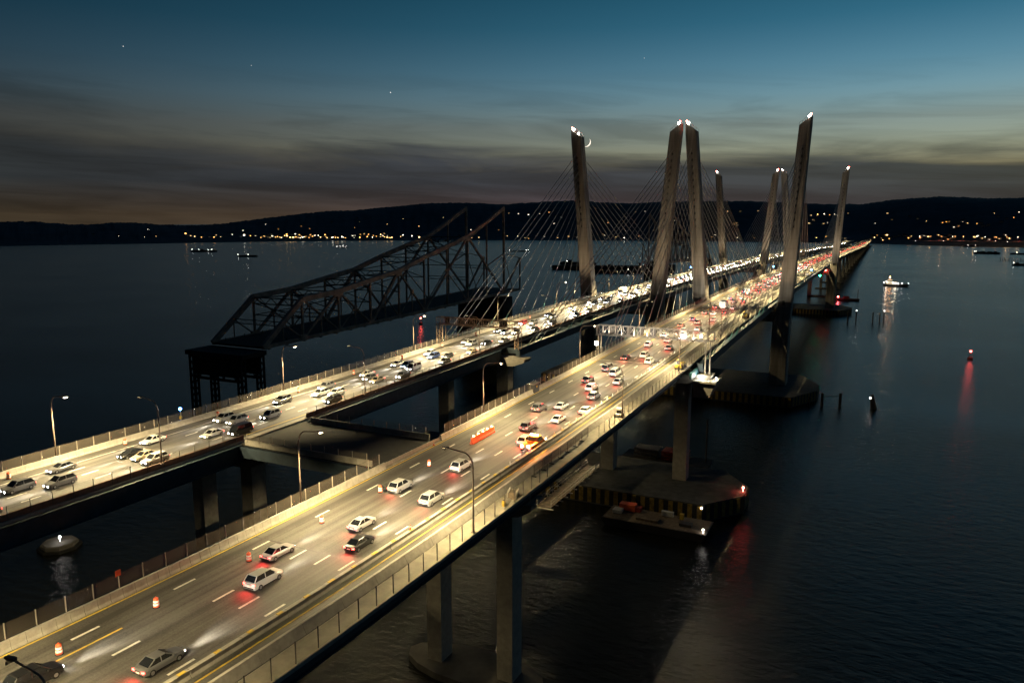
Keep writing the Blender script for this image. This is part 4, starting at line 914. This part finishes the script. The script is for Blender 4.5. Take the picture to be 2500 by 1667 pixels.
# ------------------------------------------------------------------ vehicles
def car_parts(kind):
    """list of (name, MB, material); faces +Y, wheels on z = 0; material None takes the paint"""
    P = []
    if kind in ('sedan', 'suv', 'van', 'patrol'):
        L2, W, hb, ht = {'sedan': (2.35,0.90,0.92,1.45), 'suv': (2.4,0.96,1.08,1.75), 'van': (2.6,0.99,1.15,1.98), 'patrol': (2.5,0.95,1.0,1.55)}[kind]
        cab = {'sedan': (-1.95,-1.0,0.25,1.2), 'patrol': (-1.75,-1.05,0.55,1.2), 'suv': (-2.3,-1.75,0.4,1.25), 'van': (-2.5,-2.35,1.2,1.9)}[kind]
        body = MB()
        def sec(y, w_, z0, z1): return [(-w_,y,z0+0.08),(-w_+0.1,y,z0),(w_-0.1,y,z0),(w_,y,z0+0.08),(w_,y,z1-0.16),(w_-0.12,y,z1),(-w_+0.12,y,z1),(-w_,y,z1-0.16)]
        body.loft([sec(y,w_,z0,z1) for y,w_,z0,z1 in ((L2,W*0.70,0.38,hb*0.70),(L2-0.10,W*0.86,0.27,hb*0.78),(L2-0.35,W*0.95,0.23,hb*0.84),(L2-0.8,W,0.22,hb*0.91),(cab[3],W,0.22,hb*0.98),(0,W*1.01,0.22,hb*1.02),(cab[0],W,0.22,hb*1.04),(-L2+0.4,W*0.96,0.24,hb*1.02),(-L2+0.12,W*0.90,0.28,hb*0.98),(-L2,W*0.80,0.38,hb*0.88))])
        P.append(('body', body, None))
        gl = MB(); zc0, zc1 = hb-0.06, ht-0.05
        gl.loft([[(-W+0.1,cab[0],zc0),(W-0.1,cab[0],zc0),(W-0.1,cab[3],zc0),(-W+0.1,cab[3],zc0)],[(-W+0.24,cab[1],zc1),(W-0.24,cab[1],zc1),(W-0.24,cab[2],zc1),(-W+0.24,cab[2],zc1)]])
        P.append(('windows', gl, 'glass'))
        rf = MB(); rf.loft([[(-W+0.235,cab[1]-0.03,zc1-0.02),(W-0.235,cab[1]-0.03,zc1-0.02),(W-0.235,cab[2]+0.03,zc1-0.02),(-W+0.235,cab[2]+0.03,zc1-0.02)],[(-W+0.32,cab[1]+0.06,ht),(W-0.32,cab[1]+0.06,ht),(W-0.32,cab[2]-0.06,ht),(-W+0.32,cab[2]-0.06,ht)]])
        for sx in (-1, 1):
            for a, c in ((cab[0],cab[1]),(cab[3],cab[2])): rf.beam((sx*(W-0.11),a,zc0),(sx*(W-0.25),c,zc1),0.09,0.07)
            m_ = (cab[0]+cab[3])/2; rf.beam((sx*(W-0.09),m_,zc0),(sx*(W-0.24),m_,zc1),0.09,0.06)
        P.append(('roof', rf, None))
        for sx in (-1, 1): P.append(('sill', MB().box(sx*W-0.03, sx*W+0.035, -L2*0.45, L2*0.42, 0.24, 0.34), 'rubber'))
        P.append(('bumper', MB().box(-W*0.78, W*0.78, -L2-0.05, -L2+0.1, 0.36, 0.50), 'rubber')); P.append(('bumper', MB().box(-W*0.66, W*0.66, L2-0.1, L2+0.04, 0.36, 0.52), 'rubber'))
        for sx in (-1, 1): P.append(('mirror', MB().box(sx*(W+0.02)-0.09, sx*(W+0.02)+0.09, cab[3]-0.45, cab[3]-0.30, hb-0.02, hb+0.13), None))
        P.append(('number_plate', MB().box(-0.22, 0.22, -L2-0.06, -L2-0.02, 0.56, 0.68), 'refl_white'))
        P.append(('rear_window_band', MB().box(-W*0.5, W*0.5, -L2-0.012, -L2+0.08, hb*0.80, hb*0.86), 'rubber'))
        ax = L2*0.62; hl_z, tl_z = hb*0.57, hb*0.80
        lr = (0.17,0.075)
    elif kind == 'box_truck':
        body = MB().loft([[(-1.05,2.6,0.6),(1.05,2.6,0.6),(1.05,4.3,0.5),(-1.05,4.3,0.5)],[(-1.05,2.6,2.5),(1.05,2.6,2.5),(1.0,3.7,2.5),(-1.0,3.7,2.5)]]); body.box(-0.5,0.5,-4.2,2.6,0.5,0.8)
        P += [('cab', body, None), ('cargo_box', MB().box(-1.22,1.22,-4.3,2.4,0.95,3.5), 'paint_white'), ('windows', MB().loft([[(-0.95,4.17,1.5),(0.95,4.17,1.5),(0.95,4.12,1.5),(-0.95,4.12,1.5)],[(-0.9,3.86,2.3),(0.9,3.86,2.3),(0.9,3.80,2.3),(-0.9,3.80,2.3)]]), 'glass'), ('rear_door', MB().box(-1.1,1.1,-4.34,-4.31,1.1,3.4), 'galv')]
        L2, W, ax, hl_z, tl_z, lr = 4.3, 1.15, 3.0, 0.8, 0.85, (0.18,0.09)
        for P_ in (): pass
    else:  # semi
        cabm = MB().loft([[(-1.2,5.6,0.7),(1.2,5.6,0.7),(1.2,7.9,0.6),(-1.2,7.9,0.6)],[(-1.2,5.6,3.3),(1.2,5.6,3.3),(1.15,7.0,3.2),(-1.15,7.0,3.2)]]); cabm.box(-0.5,0.5,-8,6,0.7,1.0)
        P += [('cab', cabm, None), ('trailer', MB().box(-1.29,1.29,-8.2,5.2,1.15,4.05), 'paint_white'), ('windows', MB().loft([[(-1.1,7.62,1.8),(1.1,7.62,1.8),(1.1,7.55,1.8),(-1.1,7.55,1.8)],[(-1.05,7.32,2.7),(1.05,7.32,2.7),(1.05,7.25,2.7),(-1.05,7.25,2.7)]]), 'glass'), ('rear_door', MB().box(-1.2,1.2,-8.24,-8.21,1.25,3.95), 'galv'),
              ('rear_bumper', MB().box(-1.2,1.2,-8.15,-8.0,0.45,0.6), 'dark_metal')]
        L2, W, ax, hl_z, tl_z, lr = 8.0, 1.25, 6.5, 0.95, 1.0, (0.2,0.1)
    back = -8.26 if kind == 'semi' else (-4.36 if kind == 'box_truck' else -L2)
    fr = 7.95 if kind == 'semi' else L2
    axles = [-6.8,-5.5,ax,4.8] if kind == 'semi' else [-ax, ax]
    for y in axles:
        rr = 0.5 if kind in ('semi','box_truck') else 0.33
        for sx in (-1, 1):
            P.append(('tyre', MB().tube([(sx*(W-0.2),y,rr),(sx*(W+0.02),y,rr)], rr, 14), 'rubber')); P.append(('rim', MB().tube([(sx*(W+0.021),y,rr),(sx*(W+0.04),y,rr)], rr*0.6, 10), 'rim'))
    tap = 0.72 if kind in ('sedan','suv','van','patrol') else 0.75
    for sx in (-1, 1):
        P.append(('headlight', MB().box(sx*W*0.54-0.13, sx*W*0.54+0.13, fr-0.12, fr+0.015, hl_z-0.075, hl_z+0.075), 'head_lens'))
        P.append(('taillight', MB().box(sx*W*0.74-0.17, sx*W*0.74+0.17, back-0.03, back+0.12, tl_z-lr[1], tl_z+lr[1]), 'tail_lens'))
    return P
NEARM, FARM = {}, {}
def paint_idx(c): return 'paint_'+c
def vehicle(kind, colr, x, Y, fwd, label, group, near, dz=0.0):
    z = zd(Y)+dz; rz = (0 if fwd > 0 else pi)
    rot = (slope(Y)*fwd, 0, rz+head(Y))
    key = (kind, colr)
    nm = {'sedan':'car','suv':'car','van':'van','box_truck':'box_truck','semi':'trailer_truck','patrol':'patrol_car'}[kind]
    cat = {'car':'car','van':'van','box_truck':'truck','trailer_truck':'truck','patrol_car':'car'}[nm]
    if near:
        r = empty(nm, (x+xo(Y), Y, z+0.004), 0, label, cat, group); r.rotation_euler = rot
        if key not in NEARM: NEARM[key] = [(n, q.mesh(n, m or paint_idx(colr))) for n, q, m in car_parts(kind)]
        last = None
        for n, me_ in NEARM[key]:
            o = put(n, me_, last if n == 'rim' else r)
            if n == 'tyre': last = o
    else:
        r = put(nm, far_mesh(kind, colr, nm)[0], None, (x+xo(Y), Y, z+0.004), rot); tag(r, label, cat, group)
    L2 = 7.95 if kind == 'semi' else (4.35 if kind == 'box_truck' else 2.45)
    if Y < 330: light('SPOT', r, (0, L2+0.1, 0.75), (radians(87.5),0,0), key='beam%d' % fwd, energy=HEAD_W*(1 if fwd > 0 else 0.9), color=(1,0.90,0.72), size=0.4, cone=46, blend=1.0)
    if fwd > 0 and Y < 200: light('SPOT', r, (0, -(8.4 if kind == 'semi' else 4.5 if kind == 'box_truck' else L2+0.12), 0.85), (radians(62),0,pi), key='tail', energy=520, color=(1,0.07,0.055), size=0.45, cone=165, blend=0.6)
    return r
HEAD_W = 13000
STRETCH = [(-400,-312,'at the near end'),(-312,-272,'short of the crossover'),(-272,-250,'alongside the crossover'),(-250,-205,'past the crossover'),(-205,-157,'nearing the gantry'),(-157,-80,'just past the gantry'),(-80,0,'approaching the near towers'),(0,120,'leaving the near towers'),(120,250,'at mid span'),(250,366,'short of the far towers'),(366,9999,'beyond the far towers')]
def stretch(Y):
    for a, c, n in STRETCH:
        if a <= Y < c: return n
used = {}; SPECS = []
def traffic(lanes, fwd, bname, spacing_near, y0, avoid):
    names = ['inner','second','third','outer']
    for li, lx in enumerate(lanes):
        Y = y0+rnd.uniform(0, 18)
        while Y < 2300:
            kind = rnd.choices(['sedan','suv','van','box_truck'], [10,9,2,1 if Y > -100 else 0])[0]; colr = rnd.choice(['white','silver','grey','black','red','blue','beige','silver','white','grey'])
            if not any(a < Y < c and abs(lx-ax_) < 2.2 for ax_, a, c in avoid):
                SPECS.append((Y, kind, colr, lx+rnd.uniform(-.25,.25), fwd, names[li], bname))
            g = rnd.uniform(*spacing_near)*(1.12 if Y < -200 else 1) if Y < 100 else (rnd.uniform(9,15) if Y < 900 else rnd.uniform(13,24))
            Y += g + (4 if kind == 'box_truck' else 0)
traffic([-5.35,-1.5,2.35], 1, 'tail-light bridge', (15,30), -345, [(-5.35,-256,-240)])
traffic([-63.2,-59.6,-56.0,-52.6], -1, 'headlight bridge', (13,27), -330, [])
def far_mesh(kind, colr, nm):
    key = (kind, colr)
    if key not in FARM:
        q = MB(); mats = []
        for n, p, m in car_parts(kind):
            m = m or paint_idx(colr)
            if m not in mats: mats.append(m)
            q.mi = mats.index(m); q.add(p.v, p.f)
        FARM[key] = (q.mesh(nm, mats), q, mats)
    return FARM[key]
MASS, MASSM = MB(), []
def to_mass(kind, colr, mtx):
    _, q, mats = far_mesh(kind, colr, 'car'); o = len(MASS.v)
    MASS.v += [tuple(mtx @ Vector(p)) for p in q.v]
    for f, mi in zip(q.f, q.m):
        if mats[mi] not in MASSM: MASSM.append(mats[mi])
        MASS.f.append(tuple(o+i for i in f)); MASS.m.append(MASSM.index(mats[mi]))
SPECS.sort(key=lambda t: t[0])
for n, (Y, kind, colr, x, fwd, ln, bname) in enumerate(SPECS):
    if n < 285:
        kn = {'sedan':'sedan','suv':'suv','van':'van','box_truck':'box truck'}[kind]
        base = '%s %s, %s lane of the %s, %s' % (colr, kn, ln, bname, stretch(Y))
        used[base] = used.get(base, 0)+1
        if used[base] > 1: base = '%s such %s' % (ORD[used[base]-1], base)
        vehicle(kind, colr, x, Y, fwd, base, 'traffic on the %s' % bname, Y < -150)
    else:
        to_mass(kind, colr, Matrix.Translation(along(x, Y, 0.004)) @ Matrix.Rotation(0 if fwd > 0 else pi, 4, 'Z') @ Matrix.Rotation(slope(Y)*fwd, 4, 'X'))
# stationary patrol car with a lit roof bar, tow truck with amber beacons, site cart on the path
pc = vehicle('patrol','white',5.0,-221.5,1,'stationary white patrol car on the shoulder by the delineators','stopped service vehicles',True)
MB().box(-0.62,0.62,-0.55,-0.25,1.55,1.68).build('light_bar','galv',pc)
tt = empty('tow_truck', along(4.9,-249.5,0.004), 0, 'yellow tow truck on the shoulder, amber beacons blazing', 'truck', 'stopped service vehicles')
MB().loft([[(-1.1,0.2,0.6),(1.1,0.2,0.6),(1.1,2.6,0.5),(-1.1,2.6,0.5)],[(-1.1,0.2,1.3),(1.1,0.2,1.3),(1.1,2.5,1.3),(-1.1,2.5,1.3)]]).build('cab_body','paint_amber',tt)
MB().loft([[(-1.1,2.4,0.5),(1.1,2.4,0.5),(1.0,4.0,0.5),(-1.0,4.0,0.5)],[(-1.05,2.4,1.35),(1.05,2.4,1.35),(0.9,3.9,1.15),(-0.9,3.9,1.15)]]).build('bonnet','paint_amber',tt)
MB().loft([[(-1.05,0.3,1.3),(1.05,0.3,1.3),(1.05,2.5,1.3),(-1.05,2.5,1.3)],[(-0.95,0.35,2.15),(0.95,0.35,2.15),(0.9,1.9,2.15),(-0.9,1.9,2.15)]]).build('windows','glass',tt)
MB().box(-0.97,0.97,0.3,1.9,2.15,2.25).build('cab_roof','paint_amber',tt)
for sx in (-1,1):
    MB().box(sx*0.85-0.3,sx*0.85+0.3,-3.2,0.15,0.75,1.35).build('tool_box','paint_amber',tt)
    for y in (-2.2,2.7): t_ = MB().tube([(sx*0.85,y,0.5),(sx*1.18,y,0.5)],0.5,14).build('tyre','rubber',tt); MB().tube([(sx*1.181,y,0.5),(sx*1.2,y,0.5)],0.28,10).build('rim','rim',t_)
    MB().sphere((sx*0.8,3.95,0.9),0.17).build('headlight','head_lens',tt)
    MB().box(sx*0.85-0.2,sx*0.85+0.2,-3.3,-3.2,0.8,1.1).build('taillight','tail_lens',tt); MB().sphere((sx*0.62,-3.35,1.35),0.22).build('rear_floodlight','white_lens',tt)
MB().box(-0.55,0.55,-3.2,0.2,0.7,0.95).build('bed','dark_metal',tt); MB().beam((0,-0.6,1.0),(0,-3.0,2.3),0.28,0.32).build('boom','paint_amber',tt); MB().beam((0,-3.0,2.3),(0,-3.2,0.8),0.05,0.05).build('winch_cable','dark_metal',tt); MB().beam((0,-3.2,0.55),(0,-4.3,0.45),0.3,0.16).build('wheel_lift','dark_metal',tt)
MB().box(-0.9,0.9,0.5,0.9,2.25,2.36).build('beacon_bar','dark_metal',tt)
for x in (-0.68,-0.34,0,0.34,0.68): MB().sphere((x,0.7,2.46),0.17).build('beacon','amber_lens',tt)
light('POINT', tt, (0,0.5,3.0), key='tta', energy=6500, color=(1,0.34,0.08), size=0.35); light('POINT', tt, (0,-4.0,1.7), key='ttb', energy=500, color=(1,0.55,0.35), size=0.2)
uc = empty('utility_cart', along(12.5,-221.0,0.02), 0.05, 'small pale utility cart on the shared path beside a lamp post', 'cart')
MB().box(-0.7,0.7,-1.4,1.4,0.35,0.7).build('body','paint_white',uc); MB().box(-0.65,0.65,-0.5,0.7,1.75,1.82).build('roof','paint_white',uc); MB().box(-0.55,0.55,-0.2,0.2,0.7,1.2).build('seat','rubber',uc)
for sx in (-1,1):
    for y in (-0.45,0.65): MB().beam((sx*0.6,y,0.7),(sx*0.6,y,1.75),0.05,0.05).build('roof_post','galv',uc)
    for y in (-1.0,1.0): MB().tube([(sx*0.6,y,0.3),(sx*0.78,y,0.3)],0.3,12).build('wheel','rubber',uc)

# ------------------------------------------------------------------ far shore: road, houses with lit windows
shore_pts = []
for k in range(14):
    u = 2000+50*k; d = ray(u*K, 548*K); hz = math.hypot(d.x, d.y); r_ = 3110+interp(u, [(2000,0),(2100,20),(2650,-60)]); shore_pts.append(Vector((CX+d.x/hz*r_, CY+d.y/hz*r_, 16)))
sr = MB()
for a, c in zip(shore_pts, shore_pts[1:]): sr.beam(a, c, 26, 1.6)
tag(sr.build('shore_road', 'asphalt'), kind='structure')
for k in range(20):
    p = shore_pts[2+k//2].lerp(shore_pts[3+k//2], 0.25+0.5*(k % 2)); r = empty('shore_lamp', p, 0, '%s road lamp of the far shore highway, counted from the bridge' % ORD[k], 'street lamp', 'lamps of the far shore highway')
    MB().tube([(0,0,0),(0,0,16)],0.3,6).build('pole','galv',r); q = MB().sphere((0,0,16.5),0.8).build('lantern','win_cool' if k % 3 == 0 else 'win_orange',r); light('POINT', q, (0,0,14.5), key='shore', energy=16000, color=(1,0.6,0.25), size=0.5)
for k in range(150):
    i = rnd.randrange(2, 12); p = shore_pts[i].lerp(shore_pts[i+1], rnd.random()); d = (shore_pts[i+1]-shore_pts[i]).normalized()
    c = 'red' if k % 3 else 'white'
    to_mass('sedan', c, Matrix.Translation((p.x, p.y, p.z+0.85)) @ Matrix.Rotation(math.atan2(-d.x, d.y)+pi*(k % 2), 4, 'Z'))
tag(MASS.build('distant_traffic', MASSM), 'distant stream of head and tail lights running to the far shore', 'traffic', kind='stuff')
HM = {}
def house(px, py, wn_, big=1.0, seen=True):
    x, y, z = on_hill(px, py); a = math.atan2(CX-x, -(CY-y))
    if 'wall' not in HM:
        HM['wall'] = MB().box(-6,6,-4,4,-4,5.5).mesh('wall','house_wall'); HM['roof'] = MB().extr([(-4.6,5.5),(4.6,5.5),(0,9.0)],'x',-6.5,6.5).mesh('roof','roof_slate')
        for m in ('win_warm','win_cool','win_orange'): HM[m] = MB().box(-1.5,1.5,-4.15,-4.0,0.8,3.4).mesh('window',m)
    two = rnd.random() < 0.5
    zone = 'left of the rusty truss' if px < 560 else 'behind the rusty truss' if px < 1165 else 'behind the near towers' if px < 1640 else 'behind the far towers' if px < 1960 else 'right of the bridges'
    where = 'high in the woods' if py < 505 else 'in the woods' if py < 536 else 'along the waterline'
    r = empty('house', (x,y,z), a, 'house with %s %s %s, %s' % ('two' if two else 'one', {'win_warm':'yellow','win_cool':'white','win_orange':'orange'}[wn_]+' lit', 'windows '+where if two else 'window '+where, zone), 'house', 'houses on the far shore')
    put('wall', HM['wall'], r); put('roof', HM['roof'], r); w0 = put('window', HM[wn_], r)
    big *= rnd.choice([0.25,0.35,0.45,0.6]) if py < 536 or px > 1000 else rnd.choice([0.35,0.5,0.65,0.85]); w0.scale = (big, 1, big); w0.location = (rnd.uniform(-3,3),0,0)
    if two: put('window', HM[wn_], r, (rnd.uniform(-4,4),0,rnd.choice([0,-1.5])), None, (big*0.8,1,big*0.8))
def rw(): return rnd.choices(['win_warm','win_cool','win_orange'], [5,4,4])[0]
for k in range(135): house(rnd.choice([rnd.uniform(405,1000), rnd.uniform(560,830), rnd.uniform(640,900), rnd.uniform(405,1160)]), rnd.triangular(536,547,546), rw(), rnd.uniform(0.8,2.0))
for k in range(34): house(rnd.uniform(1160,1900), rnd.triangular(538,548,546), rw(), rnd.uniform(0.7,1.5))
for k in range(46): house(rnd.uniform(2000,2352), rnd.triangular(536,552,549), rw(), rnd.uniform(0.8,1.9))
for px, py in [(608,516),(712,525),(817,524),(820,503),(824,510),(925,503),(935,506),(1018,500),(1030,508),(1145,529),(1080,528),(1275,514),(1330,515),(1290,500),(1345,524),(1170,490),(1190,491),(1215,494),(1238,491),(1262,488),(1366,480),(1398,512),(1460,488),(1480,486),(1542,481),(1551,483),(1546,507),(1600,508),(1570,515),(1661,487),(1673,486),(1703,486),(1740,485),(1770,484),(1660,512),(1684,515),(1691,513),(1696,518),(1862,495),(1880,493),(1893,492),(1905,494),(1915,493),(1928,494),(1948,490),(1866,505),(1860,513),(1890,514),(1900,512),(1920,510),(2012,513),(2050,505),(2040,490),(2090,500),(2110,504),(2130,508),(2165,512),(2173,510),(2180,509),(2210,510),(2215,508),(2220,513),(2245,514),(2252,515),(2260,522),(2268,520),(2290,500),(2300,512),(2310,505),(2330,500),(2340,488),(2285,490),(2200,520),(2190,522),(1505,530),(960,520),(890,515),(760,512),(690,520),(640,527),(560,530),(340,527),(213,541),(270,543),(330,545),(360,543)]:
    house(px+rnd.uniform(-2,2), py, rw(), rnd.uniform(0.7,1.6))

# ------------------------------------------------------------------ moon and stars
def sky_point(px, py, dist): return Vector((CX,CY,CZ))+ray(px*K, py*K)*dist
mc = sky_point(1346.5,327,26000); R_ = 26000*10.0/(FPX/K)
b = MB(); ax = ray(1346.5*K,327*K); rt = ax.cross(Vector((0,0,1))).normalized(); up = rt.cross(ax).normalized()
lit = (rt*0.82-up*0.57).normalized(); oth = (rt*0.57+up*0.82).normalized()
n = 24; rows = []
for i in range(n+1):
    t = -pi/2*0.86+pi*0.86*i/n
    row = []
    for k in range(5):
        f = math.acos(0.76+0.24*k/4)        # strip of the sphere next to its limb
        row.append(mc+(lit*cos(t)*cos(f)+oth*sin(t))*R_-ax*R_*cos(t)*sin(f))
    rows.append(row)
b.v = [tuple(p) for row in rows for p in row]
for i in range(n):
    for k in range(4): b.f.append((i*5+k, i*5+k+1, (i+1)*5+k+1, (i+1)*5+k)); b.m.append(0)
tag(b.build('crescent_moon','moon_lit'), 'thin bright crescent moon just beside the top of the leftmost tower', 'moon')
for px, py, rr, lb_ in [(897,213,15,'brightest star, alone in the blue sky above the rusty truss'),(283,107,11,'faint star high in the dark upper left sky'),(577,151,8,'tiny faint star between the two brighter ones'),(1480,134,8,'tiny faint star high above the towers')]:
    c = sky_point(px, py, 25000); tag(MB().sphere(tuple(c), rr).build('star','star_lit'), lb_, 'star')
